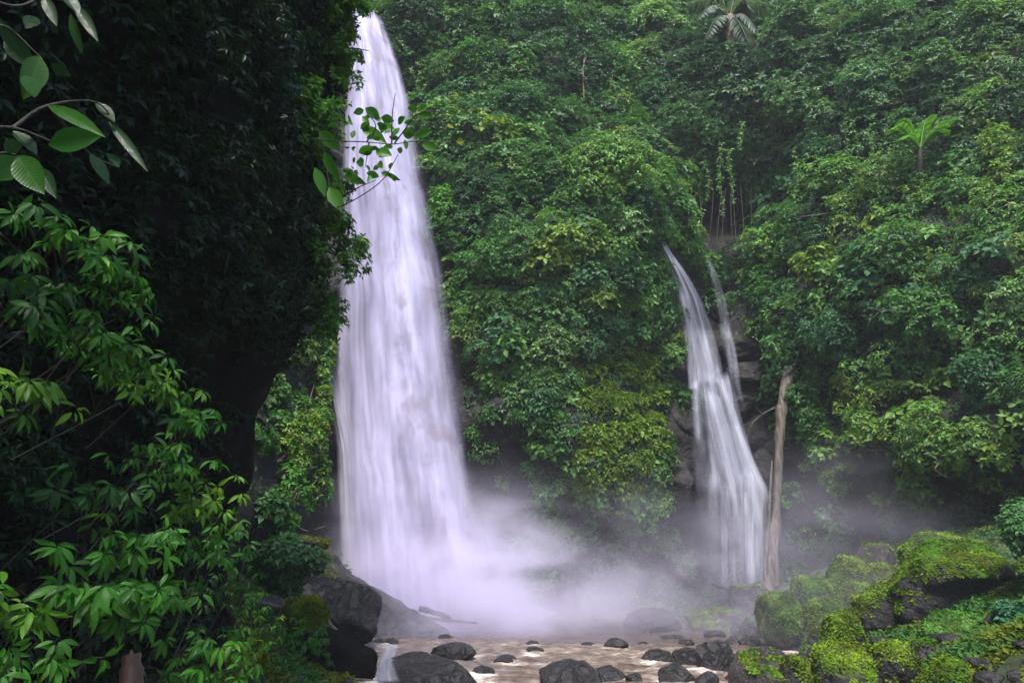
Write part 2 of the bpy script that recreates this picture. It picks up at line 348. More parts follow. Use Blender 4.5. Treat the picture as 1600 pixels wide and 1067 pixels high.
# ------------------------------------------------------------------ leaves
PAL = dict(dark=(.020, .062, .021), mid=(.047, .128, .028), light=(.092, .196, .040), yellow=(.122, .186, .026), teal=(.038, .115, .044), pale=(.122, .206, .076),
           moss=(.095, .165, .018), bright=(.072, .200, .028))
def rosettes(cent, D, n, Lf, col, rg, droop=.35, wid=.42):
    """n leaves round each centre (k,3) facing D (k,3): kite leaves folded on the midrib"""
    k = len(cent); up = np.array((0, 0, 1.0))
    T1 = norm(np.cross(D, up + .01 * rg.normal(size=(k, 3)))); T2 = np.cross(D, T1)
    a = rg.uniform(0, 2 * math.pi, (k, 1)) + np.arange(n)[None] * (2 * math.pi / n) + rg.normal(0, .35, (k, n))
    d = np.cos(a)[..., None] * T1[:, None] + np.sin(a)[..., None] * T2[:, None] + D[:, None] * rg.uniform(-.1, .45, (k, n, 1))
    d = norm(d - up * droop + .2 * rg.normal(size=(k, n, 3)))
    nn = D[:, None] + .35 * rg.normal(size=(k, n, 3)); nn = norm(nn - (nn * d).sum(-1, keepdims=True) * d); s = np.cross(d, nn)
    Ln = np.broadcast_to(np.asarray(Lf, float).reshape(-1, 1), (k, 1)) * rg.uniform(.65, 1.25, (k, n)); Ln = Ln[..., None]
    b = cent[:, None] + d * Ln * .08
    mid = b + d * Ln * .45 + nn * Ln * .05
    v = np.stack([b, mid + s * Ln * wid * .5 + nn * Ln * .06, b + d * Ln - nn * Ln * .06, mid - s * Ln * wid * .5 + nn * Ln * .06], 2).reshape(-1, 3)
    m = k * n; i = np.arange(m)[:, None] * 4
    F = np.concatenate([i + np.array([[0, 1, 2]]), i + np.array([[0, 2, 3]])])
    cc = np.repeat(np.broadcast_to(col, (k, 3)) * rg.uniform(.8, 1.2, (k, 1)), n * 4, 0)
    return v, F, cc
def lump(c, r, out, nspray, n, Lf, col, rg, droop=.35, wid=.42, fill=.25, coltip=None):
    """an uneven bush: rosettes over the outer side of an ellipsoid with bays and bulges"""
    d = norm(rg.normal(size=(nspray, 3)) + .55 * out + np.array((0, 0, .35)))
    bul = 1 + .38 * noise(d * 1.9 + rg.uniform(0, 50, 3))
    rad = (1 - fill * rg.random(nspray) ** 1.5) * bul
    cent = c + d * rad[:, None] * np.asarray(r)
    D = norm(d * .8 + np.array((0, 0, .55)) + .25 * out + .25 * rg.normal(size=(nspray, 3)))
    cl = np.broadcast_to(col, (nspray, 3)).copy()
    if coltip is not None:
        k = rg.random(nspray) < .25; cl[k] = coltip
    return rosettes(cent, D, n, Lf, cl, rg, droop, wid)
# places on the cliff kept bare (photo pixels): water, wet rock, hollow, brown earth
FALL_Y = [0, 30, 60, 100, 150, 250, 350, 450, 550, 650, 750, 850, 985]; FALL_R = [575, 585, 606, 628, 642, 659, 679, 699, 714, 728, 748, 765, 790]
BARE = [(1130, 345, 48, 58, 0), (1118, 490, 70, 60, .10), (1140, 590, 80, 90, .02), (1140, 760, 95, 170, 0), (785, 760, 42, 105, .06), (765, 650, 22, 50, .3),
        (1250, 800, 40, 110, .35), (1400, 860, 200, 50, .30), (1000, 850, 180, 80, .6), (900, 910, 300, 50, .35), (1060, 700, 30, 130, .25), (1110, 430, 25, 50, .6), (1040, 396, 22, 22, 0), (1056, 430, 28, 36, 0), (1072, 480, 26, 50, 0), (1092, 540, 34, 60, 0)]
def keep(px, py):
    k = np.ones_like(px); k = np.where((px > 505) & (px < np.interp(py, FALL_Y, FALL_R) + 6), 0.0, k)
    for x, y, rx, ry, f in BARE:
        q = ((px - x) / rx) ** 2 + ((py - y) / ry) ** 2; k = np.where(q < 1, np.minimum(k, f), k)
    return k
def creeper_cover():
    mb = MB(); rg = np.random.default_rng(21)
    n = 13500; x = rg.uniform(-16, 34, n); z = rg.uniform(-.5, 50, n); y = cliff_y(x, z); p = np.stack([x, y, z], -1)
    px, py = proj(p); inn = (px > 380) & (px < 1700) & (py > -110) & (py < 1000)
    kk = keep(px, py) * inn; sel = rg.random(n) < kk * .46
    p = p[sel]; px = px[sel]; py = py[sel]; nn = cliff_n(p)
    h1 = fbm(p * .13 + 3, 2); h2 = noise(p * .4 + 70)
    for i in range(len(p)):
        t = h1[i] + .6 * h2[i] + .25 * rg.normal()
        col = np.array(PAL['dark'] if t < -.35 else PAL['mid'] if t < .1 else PAL['light'] if t < .45 else PAL['yellow'] if t < .6 else PAL['teal'])
        X, Yp = px[i], py[i]; size = .21; r = rg.uniform(.5, 1.25); dr = .35; ns = int(18 + 34 * r * r)
        low = Yp > 560
        if ((X - 965) / 75) ** 2 + ((Yp - 650) / 130) ** 2 < 1: col = np.array((.100, .165, .015)) * rg.uniform(.75, 1.25); size = .2; r *= .6
        elif low and X < 1060: size = .20; r *= .62; col = col * .4 + .6 * np.array(PAL['mid'] if rg.random() < .5 else PAL['light'])
        elif ((X - 1430) / 190) ** 2 + ((Yp - 700) / 110) ** 2 < 1: size = .22; r *= .75; col = .4 * col + .6 * np.array(PAL['moss'])
        elif X < 560: size = .24; r *= .6; col = .5 * col + .5 * np.array(PAL['yellow'])
        if Yp < 260 and X > 1000: col = col * .55 + .45 * np.array((.040, .075, .045))  # haze of the upper right mixed into the leaf colour
        shp = np.array((r, r * .9, r * .8)); nl, wd = 5, .42; q = rg.random()
        if q < .16: size *= 1.7; wd = .6; ns = int(ns * .55)                       # big leaved creepers
        elif q < .28: wd = .17; nl = 9; size *= 1.25                               # ferny tufts
        elif q < .52: shp = np.array((r * .55, r * .5, r * 1.5)); dr = .8; size *= .85   # hanging swags
        flat = low and X < 1070
        if flat: shp = shp * (1.1, .5, 1.1)
        c = p[i] + nn[i] * r * (.03 if flat else .15)
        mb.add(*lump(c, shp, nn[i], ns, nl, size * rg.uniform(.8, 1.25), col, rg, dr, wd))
    # thin close ivy between the lumps
    n = 42000; x = rg.uniform(-15, 33, n); z = rg.uniform(-.3, 50, n); p = np.stack([x, cliff_y(x, z), z], -1); px, py = proj(p)
    sel = (px > 380) & (px < 1680) & (py > -90) & (py < 960) & (rg.random(n) < np.clip(keep(px, py) * 1.0, .03, 1) * (keep(px, py) > 0)); p = p[sel]
    nn = cliff_n(p); D = norm(nn + np.array((0, 0, .5)))
    t = fbm(p * .25, 2)[:, None]; col = np.array(PAL['dark']) * (1 - sstep(-.4, .5, t)) + np.array(PAL['mid']) * sstep(-.4, .5, t)
    mb.add(*rosettes(p + nn * .08, D, 4, .22, col, rg, .5))
    o = mb.build("creeper_leaves", M['leaf_far']); tag(o, "dense leafy creepers covering the gorge walls", "creepers", kind="stuff"); return o
creeper_cover()

# ------------------------------------------------------------------ shrubs and trees on the cliff
def cliff_plant(px, py, rx, ry, tone, kind, label, tip=None, leaf=.23, droop=.35, dense=1.0, wid=.42):
    rg = np.random.default_rng(int(px * 7 + py)); a = cliff_at(px, py); nn = cliff_n(a); D = a[1] / FPX * 1.06
    r = np.array((rx * D * 1.05, (rx + ry) * .26 * D, ry * D * 1.1)); c = a + nn * r[1] * .45
    root = a - nn * .1 + np.array((0, 0, -r[2] * .5)); root[1] = cliff_y(root[0], root[2]) + .15
    t = thing("tree" if kind == 'tree' else "shrub", label, "tree" if kind == 'tree' else "shrub", root, "trees and shrubs growing on the gorge walls")
    mb = MB(); col = np.array(PAL[tone]); area = r[0] * r[2]
    k = 5 + int(area * 1.2)
    for j in range(k):                                     # sub-clumps give bays, bulges and gaps
        d = norm(rg.normal(size=3) + .7 * nn + np.array((0, 0, .4))); rr = r * rg.uniform(.35, .55)
        cj = c + d * r * rg.uniform(.35, .85)
        cc = col * rg.uniform(.75, 1.3)
        mb.add(*lump(cj, rr, nn, int(dense * (16 + 15 * rr[0] * rr[2] / leaf ** 2 * .12)), 6, leaf * rg.uniform(.85, 1.15), cc, rg, droop, wid, coltip=None if tip is None else np.array(PAL[tip])))
    mb.build("crown" if kind == 'tree' else "foliage", M['leaf_far'], t)
    tb = MB()
    for j in range(5 if kind != 'tree' else 7):
        e = c + rg.normal(size=3) * r * .45; m_ = (root + e) / 2 + rg.normal(size=3) * .25
        tb.tube(curve([root, m_, e], 8), np.linspace(.10 if kind == 'tree' else .06, .02, 8), 5)
    tb.build("trunk" if kind == 'tree' else "stem", M['bark'], t, True)
    return t
for a in [
 (592, 2, 44, 20, 'mid', 'shrub', "bush on the skyline directly above the tall waterfall's lip", 'dark'),
 (650, 38, 70, 50, 'dark', 'tree', "dark dense tree leaning over the lip of the tall waterfall"),
 (700, 205, 52, 48, 'mid', 'shrub', "shrub with yellowish leaf tips beside the upper edge of the tall waterfall", 'yellow'),
 (705, 345, 42, 55, 'bright', 'shrub', "bright green bush hugging the edge of the tall waterfall at half height"),
 (745, 440, 38, 45, 'mid', 'shrub', "narrow green bush below the bright bush along the tall waterfall"),
 (860, 560, 52, 46, 'pale', 'shrub', "pale rounded shrub jutting from the cliff midway between the two waterfalls", None, .26),
 (838, 640, 34, 34, 'teal', 'shrub', "small blue-green bush directly under the pale rounded shrub", None, .28),
 (950, 290, 88, 62, 'light', 'tree', "broad feathery light green tree up and left of the small cascade's lip", 'yellow', .27, .7),
 (966, 362, 56, 40, 'pale', 'shrub', "pale bushy shrub just beside the start of the small cascade", None, .26),
 (890, 395, 55, 45, 'yellow', 'shrub', "yellow-green large leaved shrub below the feathery tree", None, .36),
 (815, 410, 62, 62, 'mid', 'shrub', "deep green leafy shrub in the middle of the central cliff"),
 (850, 290, 62, 55, 'mid', 'shrub', "mid green shrub left of the feathery light green tree"),
 (810, 190, 80, 52, 'teal', 'tree', "blue-green tree on the central cliff level with the twig across the waterfall", 'mid'),
 (765, 105, 70, 50, 'mid', 'tree', "mid green tree above the blue-green tree on the central cliff"),
 (840, 45, 62, 46, 'dark', 'tree', "dark tree at the top edge of the photo above the central cliff", 'teal'),
 (1030, 55, 66, 46, 'pale', 'tree', "pale green round crown immediately left of the drooping palm", None, .3),
 (1030, 150, 52, 52, 'teal', 'tree', "blue-green tree under the pale crown near the palm"),
 (1100, 200, 66, 46, 'mid', 'tree', "tree whose hanging vines curtain the dark hollow above the cascade", 'teal'),
 (950, 455, 52, 46, 'dark', 'shrub', "dark shrub under the overhang of the central cliff"),
 (984, 446, 44, 44, 'mid', 'shrub', "shrub with glossy leaves left of the cascade's upper chute", 'light', .38),
 (1018, 508, 28, 42, 'teal', 'shrub', "close blue-green ivy bush hanging left of the cascade's chute", None, .24),
 (1108, 425, 22, 40, 'mid', 'shrub', "low bush between the white chute and the thin side stream", None, .22),
 (1225, 375, 46, 36, 'light', 'shrub', "light green bush with trailing stems on the brink right of the dark hollow", 'yellow', .3),
 (1215, 470, 40, 52, 'mid', 'shrub', "green bush on the rock right of the thin side stream"),
 (1310, 310, 76, 54, 'light', 'tree', "broad light green tree below and left of the bright tree fern"),
 (1420, 300, 76, 56, 'light', 'tree', "full light green tree directly below the bright tree fern", 'yellow'),
 (1292, 430, 50, 34, 'yellow', 'shrub', "shrub with big pale yellow-green leaves below the broad light green tree", None, .42),
 (1420, 400, 70, 50, 'mid', 'tree', "mid green tree halfway up the right-hand cliff"),
 (1560, 290, 56, 76, 'yellow', 'tree', "yellow-green tree at the right edge of the photo beside the tree fern", 'light'),
 (1330, 520, 68, 44, 'teal', 'shrub', "wide blue-green shrub on the right-hand cliff above the dead trunk"),
 (1245, 540, 42, 40, 'mid', 'shrub', "bush hanging over the broken top of the dead trunk"),
 (1480, 510, 74, 54, 'mid', 'shrub', "large even green shrub in the middle of the right-hand cliff"),
 (1278, 650, 38, 62, 'mid', 'shrub', "tall bush pressed against the dead trunk", 'bright'),
 (1330, 615, 34, 30, 'yellow', 'shrub', "small yellow-green bush a little right of the dead trunk", None, .26),
 (1385, 690, 52, 38, 'moss', 'shrub', "low moss coloured bush above the shady undercut", 'light', .2),
 (1465, 690, 60, 46, 'light', 'shrub', "yellowish green low bush above the large mossy boulder", 'moss', .22),
 (1565, 620, 52, 62, 'teal', 'shrub', "dark blue-green shrub at the right edge above the leafy mound"),
 (1590, 480, 36, 44, 'pale', 'shrub', "hazy pale shrub at the right edge halfway up"),
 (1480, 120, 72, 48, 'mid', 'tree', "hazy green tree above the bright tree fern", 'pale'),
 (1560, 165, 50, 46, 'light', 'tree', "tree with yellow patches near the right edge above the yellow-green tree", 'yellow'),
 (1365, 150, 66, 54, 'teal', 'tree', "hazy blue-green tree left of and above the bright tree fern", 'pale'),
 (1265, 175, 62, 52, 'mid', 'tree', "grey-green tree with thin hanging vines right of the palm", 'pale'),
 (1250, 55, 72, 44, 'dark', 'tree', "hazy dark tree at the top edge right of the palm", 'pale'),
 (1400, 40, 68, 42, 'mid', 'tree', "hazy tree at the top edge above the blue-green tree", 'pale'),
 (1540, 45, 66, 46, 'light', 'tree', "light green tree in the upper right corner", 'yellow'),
 (1300, 245, 44, 36, 'teal', 'shrub', "blue-green bush wedged above the broad light green tree"),
 (468, 690, 26, 52, 'yellow', 'shrub', "broad yellow-green creeper bush on the rock left of the tall waterfall's foot", 'bright', .22),
 (445, 775, 30, 36, 'bright', 'shrub', "bright leafy bush above the mossy log left of the tall waterfall", None, .24),
 (488, 560, 24, 50, 'mid', 'shrub', "narrow creeper bush under the overhanging bank along the tall waterfall's left", 'yellow', .2),
 (492, 640, 20, 40, 'yellow', 'shrub', "small yellowish creeper tuft right beside the tall waterfall's left strands", 'mid', .18),
 (440, 700, 26, 40, 'yellow', 'shrub', "yellow leaved creeper bush half hidden by the dark bank's edge", 'bright', .2),
 (480, 760, 26, 36, 'mid', 'shrub', "green creeper bush above the right end of the mossy log", 'yellow', .2),
 (430, 820, 26, 26, 'bright', 'shrub', "fresh green bush at the left end of the mossy log", 'mid', .22),
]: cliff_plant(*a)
# ------------------------------------------------------------------ waterfalls
def veil(name, rows, mat, parent, nu=70, nv=220, bulge=.6, amp=.18, freq=2.0, fade=(0, 0), seed=0, ragged=0, frill=0):
    r = np.array(rows, float); s = np.linspace(0, 1, nv); tt = (r[:, 0] - r[0, 0]) / (r[-1, 0] - r[0, 0])
    def sm(k):
        a = np.interp(s, tt, r[:, k]); n = max(3, nv // 14) | 1
        return np.convolve(np.pad(a, n // 2, mode='edge'), np.ones(n) / n, 'valid')
    L, R, Y = sm(1), sm(2), sm(3); py = r[0, 0] + s * (r[-1, 0] - r[0, 0])
    sv = np.stack([s * 16, 0 * s + seed, 0 * s], -1); L = L - frill * (.6 * fbm(sv, 3)); R = R + frill * (.6 * fbm(sv + 50, 3))
    u = np.linspace(0, 1, nu)
    U, Vv = np.meshgrid(u, s, indexing='ij')
    rag = ragged * noise(np.stack([u * 5 + seed, 0 * u + .5, 0 * u + seed * 3.3], -1))[:, None] * (1 - .7 * Vv)
    base = P(L[None] * (1 - U) + R[None] * U, py[None] + rag, np.broadcast_to(Y, U.shape))
    width = np.linalg.norm(base[-1] - base[0], axis=-1)
    ln = np.concatenate([[0], np.cumsum(np.linalg.norm(np.diff(base[nu // 2], axis=0), axis=-1))])
    q = np.stack([U * width.mean() * freq + seed * 7.7, np.broadcast_to(ln, U.shape) * .12, 0 * U + seed], -1)
    dy = -bulge * (1 - (2 * U - 1) ** 2) - amp * fbm(q, 3) - amp * .4 * noise(q * (3.1, 2, 1))
    dx = amp * .5 * noise(q * .7 + 31)
    base[..., 1] += dy; base[..., 0] += dx
    f = sstep(0, max(fade[0], 1e-4), Vv) * (1 - sstep(1 - max(fade[1], 1e-4), 1, Vv)) if fade != (0, 0) else np.ones_like(U)
    if fade[0] == 0: f = 1 - sstep(1 - max(fade[1], 1e-4), 1, Vv) if fade[1] else np.ones_like(U)
    return mesh(name, base.reshape(-1, 3), grid_faces(nu, nv), mat, parent, True, col=np.repeat(f.reshape(-1, 1), 3, 1),
                uv=np.stack([U, np.broadcast_to(ln, U.shape)], -1).reshape(-1, 2))
WHITE = (.67, .625, .85); GREY = (.37, .335, .47)
wf = thing("waterfall", "tall broad white waterfall plunging the full height of the gorge into the muddy pool", "waterfall", P(640, 975, 32))
MW = water_fall_material("fall water", 7.0, WHITE, GREY, (.80, 1.0), .17)
MW2 = water_fall_material("fall spray", 7.0, (.69, .65, .84), (.48, .45, .59), (-.35, .95), .30, 1.4)
MS = water_fall_material("strand water", 1.2, (.70, .67, .80), (.45, .42, .50), (.15, .9), .30, 1.0)
main = [(32, 538, 598, 38.0), (46, 538, 605, 36.4), (60, 541, 610, 35.6), (100, 540, 626, 34.8), (150, 537, 640, 34.2), (250, 532, 657, 33.6), (350, 530, 677, 33.2), (450, 524, 697, 33), (550, 522, 712, 32.8), (650, 526, 724, 32.6), (750, 530, 740, 32.4), (850, 534, 756, 32.1), (985, 540, 775, 31.6)]
veil("water_sheet", main, MW, wf, 110, 300, .9, .16, 1.2, seed=1, frill=4, ragged=14)
front = [(a, b - (c - b) * .02, c + (c - b) * .03, d - .9) for a, b, c, d in main]
veil("spray_veil", front, MW2, wf, 90, 260, .7, .2, 1.1, (.02, .0), seed=2, frill=7)
veil("side_strand", [(540, 506, 530, 33.4), (590, 503, 533, 33.2), (640, 516, 545, 33), (700, 526, 560, 32.8), (800, 528, 570, 32.5), (960, 532, 575, 32)], MS, wf, 30, 120, .3, .15, 3, (.12, 0), seed=3)
veil("side_strand", [(430, 520, 545, 33.8), (500, 517, 548, 33.6), (580, 519, 552, 33.4), (660, 528, 560, 33.2), (760, 532, 570, 33)], MS, wf, 26, 100, .25, .15, 3, (.15, .1), seed=4)

cs = thing("waterfall", "small stepped cascade fanning out over dark rock on the far wall", "waterfall", P(1145, 915, 35))
MC = water_fall_material("cascade water", 2.4, (.70, .70, .82), (.40, .39, .50), (.12, 1.0), .30, 1.5)
MF = water_fall_material("cascade fan", 4.0, (.68, .68, .80), (.30, .30, .38), (.02, .95), .30, 1.7)
MB2 = water_fall_material("cascade bright strand", .9, (.82, .82, .92), (.60, .60, .70), (.35, 1.0), .45, 1.0)
veil("upper_chute", [(384, 1026, 1042, 35.4), (405, 1036, 1056, 35.2), (430, 1046, 1076, 35.2), (470, 1060, 1098, 35.5), (520, 1070, 1117, 36.0), (560, 1078, 1128, 35.9), (604, 1084, 1136, 35.7)], MC, cs, 36, 120, .35, .14, 2.5, (.01, .04), seed=5)
veil("upper_chute", [(440, 1054, 1072, 36.2), (520, 1066, 1092, 36.1), (600, 1074, 1096, 35.9), (612, 1074, 1100, 35.8)], MC, cs, 20, 80, .1, .1, 3, (.15, .05), seed=6)
veil("middle_fan", [(580, 1076, 1142, 35.7), (592, 1074, 1146, 35.2), (640, 1074, 1158, 35.0), (690, 1076, 1176, 34.9), (740, 1080, 1192, 34.8), (780, 1082, 1202, 34.7)], MF, cs, 70, 120, .7, .28, 1.6, (.12, .15), seed=7, ragged=22)
veil("middle_fan", [(596, 1088, 1118, 35.0), (640, 1096, 1134, 34.5), (700, 1104, 1158, 34.3), (760, 1110, 1180, 34.2)], MC, cs, 40, 90, .5, .2, 2, (.12, .25), seed=8, ragged=20)
veil("lower_curtain", [(748, 1082, 1204, 34.8), (762, 1084, 1206, 34.2), (820, 1090, 1206, 34.0), (880, 1095, 1202, 33.9), (945, 1098, 1200, 33.8)], MF, cs, 80, 120, .6, .3, 1.8, (.14, .3), seed=9, ragged=40)
for i, rr in enumerate([
    [(586, 1110, 1128, 34.7), (620, 1124, 1142, 34.3), (680, 1146, 1164, 34.1), (720, 1160, 1180, 34.0), (765, 1178, 1202, 33.8), (800, 1188, 1208, 33.7)],
    [(594, 1078, 1096, 35.0), (640, 1078, 1096, 34.6), (700, 1082, 1100, 34.4)],
    [(764, 1150, 1172, 33.9), (800, 1154, 1176, 33.6), (860, 1160, 1182, 33.5), (930, 1164, 1186, 33.4)],
    [(610, 1096, 1120, 34.4), (650, 1104, 1126, 34.0), (720, 1122, 1146, 33.9), (790, 1140, 1160, 33.7), (860, 1146, 1164, 33.6)],
    [(660, 1140, 1154, 34.0), (700, 1150, 1168, 33.8), (760, 1164, 1184, 33.6), (840, 1176, 1196, 33.5)]]):
    veil("bright_strand", rr, MB2, cs, 20, 90, .2, .08, 3, (.05, .25), seed=20 + i)
ts = thing("waterfall", "thin side stream trickling beside the small cascade", "waterfall", P(1140, 660, 37))
MT = water_fall_material("trickle water", .9, (.70, .70, .82), (.34, .34, .43), (-.22, .85), .45, 3.0)
veil("upper_chute", [(398, 1096, 1104, 37.4), (430, 1108, 1122, 37.2), (470, 1118, 1136, 37.0), (510, 1122, 1146, 36.8), (540, 1128, 1152, 36.2), (600, 1140, 1160, 35.5), (665, 1156, 1172, 35.2)], MT, ts, 20, 90, .15, .1, 4, (.03, .55), seed=31)
for i, (x, y0, y1, x1) in enumerate([(1148, 510, 600, 1152), (1128, 480, 535, 1126), (1166, 560, 660, 1178), (1140, 570, 640, 1138)]):
    k = np.linspace(0, 1, 9); rows = [(y0 + (y1 - y0) * q, x + (x1 - x) * q + 3 * math.sin(9 * q + i) - 5, x + (x1 - x) * q + 3 * math.sin(9 * q + i) + 5, float(cliff_at(x + (x1 - x) * q, y0 + (y1 - y0) * q)[1]) - .12) for q in k]
    veil("trickle", rows, MT, ts, 8, 50, .05, .06, 4, (.2, .3), seed=41 + i)

sw = thing("waterfall", "little spill of white water sliding between the black rock and the broad wet boulder", "waterfall", P(604, 1050, 18.6))
veil("spill_sheet", [(1004, 600, 628, 20.5), (1016, 594, 626, 19.6), (1034, 588, 620, 18.4), (1050, 584, 624, 17.6), (1066, 578, 632, 17.0)], MC, sw, 24, 60, .1, .06, 5, (.05, .1), seed=61)
# ------------------------------------------------------------------ boulders
_bm = bmesh.new(); bmesh.ops.create_icosphere(_bm, subdivisions=5, radius=1); _bm.verts.ensure_lookup_table()
ICO = np.array([v.co for v in _bm.verts]); ICOF = np.array([[v.index for v in f.verts] for f in _bm.faces]); _bm.free()
ROCKS = []
def boulder(x0, x1, y0, y1, Y, label, mat='wet', moss=0.0, rot=0.0, cuts=9, seed=None, sink=.35, depth=1.0, mcol=(.068, .115, .013), hollow=0, name="boulder", group="boulders along the river"):
    """a rock that fills the pixel box x0..x1, y0..y1 at distance Y; sink: how far it goes on below what shows"""
    seed = int(x0 * 3 + y0) if seed is None else seed; rg = np.random.default_rng(seed)
    a = P(x0, (y0 + y1) / 2, Y); b = P(x1, (y0 + y1) / 2, Y); tp = P((x0 + x1) / 2, y0, Y); bt = P((x0 + x1) / 2, y1, Y)
    rx = (b[0] - a[0]) / 2; h = tp[2] - bt[2]; bot = bt[2] - sink * h; rz = (tp[2] - bot) / 2
    c = np.array(((a[0] + b[0]) / 2, Y + rx * .15, (tp[2] + bot) / 2)); ry = max(rx, rz) * .85 * depth
    v = ICO.copy()
    for k in range(cuts):
        n = norm(rg.normal(size=3)); d = rg.uniform(.62, .86); e = np.maximum(0, v @ n - d); v = v - e[:, None] * n * .92
    v = v / np.abs(v).max(0)
    v = v * (1 + .10 * fbm(v * 1.6 + seed, 3) + .03 * fbm(v * 5 + seed, 3))[:, None]
    if hollow: v[:, 1] += hollow * sstep(.30, -.05, v[:, 2]) * np.clip(-v[:, 1], 0, 1)
    v = v * (rx, ry, rz)
    if rot:
        cr, sr_ = math.cos(rot), math.sin(rot); v = np.stack([v[:, 0] * cr - v[:, 2] * sr_, v[:, 1], v[:, 0] * sr_ + v[:, 2] * cr], -1)
    Vw = v + c; ROCKS.append((c[0], c[1], rx, ry))
    t = thing(name, label, "rock", (c[0], c[1], bot), group)
    mesh("stone", Vw, ICOF, M['mossrock' if (moss >= .5 and mat == 'wet') else mat], t, True)
    if moss:
        fv = Vw[ICOF]; fn = np.cross(fv[:, 1] - fv[:, 0], fv[:, 2] - fv[:, 0]); ar = np.linalg.norm(fn, axis=1) / 2; fn = norm(fn); fc = fv.mean(1)
        m = fn[:, 2] + .55 * noise(fc * 1.1 / max(.5, rx * .6) + seed) + .3 * noise(fc * 3.1 + seed) ; wgt = ar * (m > 1 - moss * 1.25) * (fc[:, 1] < c[1] + ry * .6)
        if wgt.sum() > 0:
            n = int(min(9000, 900 * wgt.sum() + 150)); pick = rg.choice(len(fc), n, p=wgt / wgt.sum())
            bc = rg.dirichlet((1, 1, 1), n); p = (fv[pick] * bc[..., None]).sum(1); D = norm(fn[pick] + .25 * rg.normal(size=(n, 3)))
            patch = sstep(-.35, .35, noise(p * 2.2 + 5))[:, None]
            pb = sstep(-.2, .5, noise(p * .9 + 31))[:, None]; col = np.array(mcol) * (.8 + .9 * patch) * (1 - .45 * pb * np.array((1.3, .6, 1))) + np.array((.03, .02, 0)) * rg.random((n, 1))
            VV, FF, CC = rosettes(p - D * .01, D, 3, .085, col, rg, .25, .55)
            mm = mesh("moss", VV, FF, M['moss'], t, col=CC)
    return t
B = boulder
def spur(prof, Y, H, depth, label):
    k = 70; t = np.linspace(-1, 1, 44); q = np.array(prof, float); sx = np.linspace(q[0, 0], q[-1, 0], k); sy = np.interp(sx, q[:, 0], q[:, 1]); top = P(sx, sy, Y)
    T = t[None]; zz = top[:, 2:3] - H * np.abs(T) ** 1.15 * (1 + .0 * T); V = np.stack([np.broadcast_to(top[:, :1], zz.shape), Y + T * depth + 0 * zz, zz], -1)
    V = V + (.50 * fbm(V * .55 + 4, 3) + .30 * np.abs(noise(V * 1.3)))[..., None] * np.array((.3, -.8, .45)) - np.array((0, 0, .12))
    V = V + (.10 * fbm(V * 3, 3))[..., None] * np.array((.4, -.6, .5))
    o = thing("rock_spur", label, "rock", (top[k // 2, 0], Y, 0), "boulders along the river"); mesh("stone", V.reshape(-1, 3), grid_faces(k, 44), M['wet'], o, True)
    rg = np.random.default_rng(3); fl = V[4:40, 12:24].reshape(-1, 3); n = 2600; p = fl[rg.integers(0, len(fl), n)] + rg.normal(size=(n, 3)) * (.12, .12, .02); p = p[noise(p * .8 + 2) > .12]
    D = norm(rg.normal(size=p.shape) * .4 + (0, -.4, 1)); v, f, c = rosettes(p + D * .02, D, 3, .11, np.array((.075, .10, .010)), rg, .2, .5); mesh("moss", v, f, M['moss'], o, col=c)
spur([(370, 842), (440, 840), (500, 848), (530, 862), (560, 890), (600, 920), (640, 944), (675, 966), (700, 986), (715, 1000)], 29.5, 5.2, 3.2, "long dark rock spur sloping down into the pool at the tall waterfall's foot")
B(488, 604, 905, 1008, 25, "black glistening boulder on the pool's edge behind the moss capped one", 'wet', sink=.2)
B(433, 514, 932, 1000, 19.5, "rounded boulder with a thick yellow-green moss cap among black rocks", 'wet', 1.0, cuts=4, mcol=(.085, .098, .008))
B(395, 585, 985, 1095, 19, "large black rock in deep shade carrying the moss capped boulder", 'wall')
B(360, 450, 925, 965, 22, "flat grey wet rock behind the moss capped boulder", 'wet')
B(575, 745, 1020, 1100, 18.5, "broad dark wet boulder at the bottom edge where the water slides past", 'wet', cuts=6)
B(672, 746, 1003, 1032, Yw(1030), "pointed dark rock breaking the calm edge of the rapids", 'wet', cuts=7)
B(683, 709, 990, 1001, Yw(1001), "tiny dark rock just beyond the pointed one in the pool", 'wet')
B(819, 844, 1000, 1012, Yw(1012), "small dark rock in the middle of the pool, farther of two", 'wet')
B(817, 851, 1010, 1025, Yw(1024), "small dark rock in midstream ringed with white foam, nearer of two", 'wet')
B(944, 985, 996, 1018, Yw(1017), "low rounded dark stone alone in the stream centre", 'wet')
B(1003, 1056, 1014, 1040, Yw(1038), "wedge shaped dark rock near the right bank's pebbles", 'wet')
B(836, 942, 1030, 1095, 18.3, "smooth black boulder with wet highlights cut by the photo's bottom edge", 'wet', cuts=5)
B(925, 985, 1040, 1070, 18.8, "low dark slab beside the smooth black boulder", 'wet')
B(977, 1006, 1047, 1070, 18.4, "little black stone in the white water by the low slab", 'wet')
B(1083, 1156, 996, 1052, 20.5, "tall peaked dark boulder above the right side rapids", 'wet', cuts=11)
B(1050, 1102, 1012, 1046, 21.5, "grey boulder leaning behind the tall peaked one", 'wet')
B(1028, 1092, 1036, 1080, 18.8, "cracked dark boulder at the bottom edge in front of the tall peaked one", 'wet')
B(1118, 1262, 1016, 1095, 17.6, "slanted reddish brown slab at the bottom edge beside the moss", 'brown', .12, rot=.3)
B(1150, 1232, 1010, 1040, 21, "long low black rock behind the slanted brown slab", 'wet')
B(1085, 1130, 1050, 1090, 17.8, "dark stone wedged under the slanted brown slab", 'wet')
B(975, 1068, 948, 992, 31, "hazy dark rock mound between the falls at the pool's far edge", 'wet')
B(1070, 1185, 952, 992, 31, "hazy low rock ledge below the small cascade", 'wet', .2)
B(1140, 1215, 905, 960, 32, "hazy dark rock heap at the dead trunk's foot", 'wet', .1)
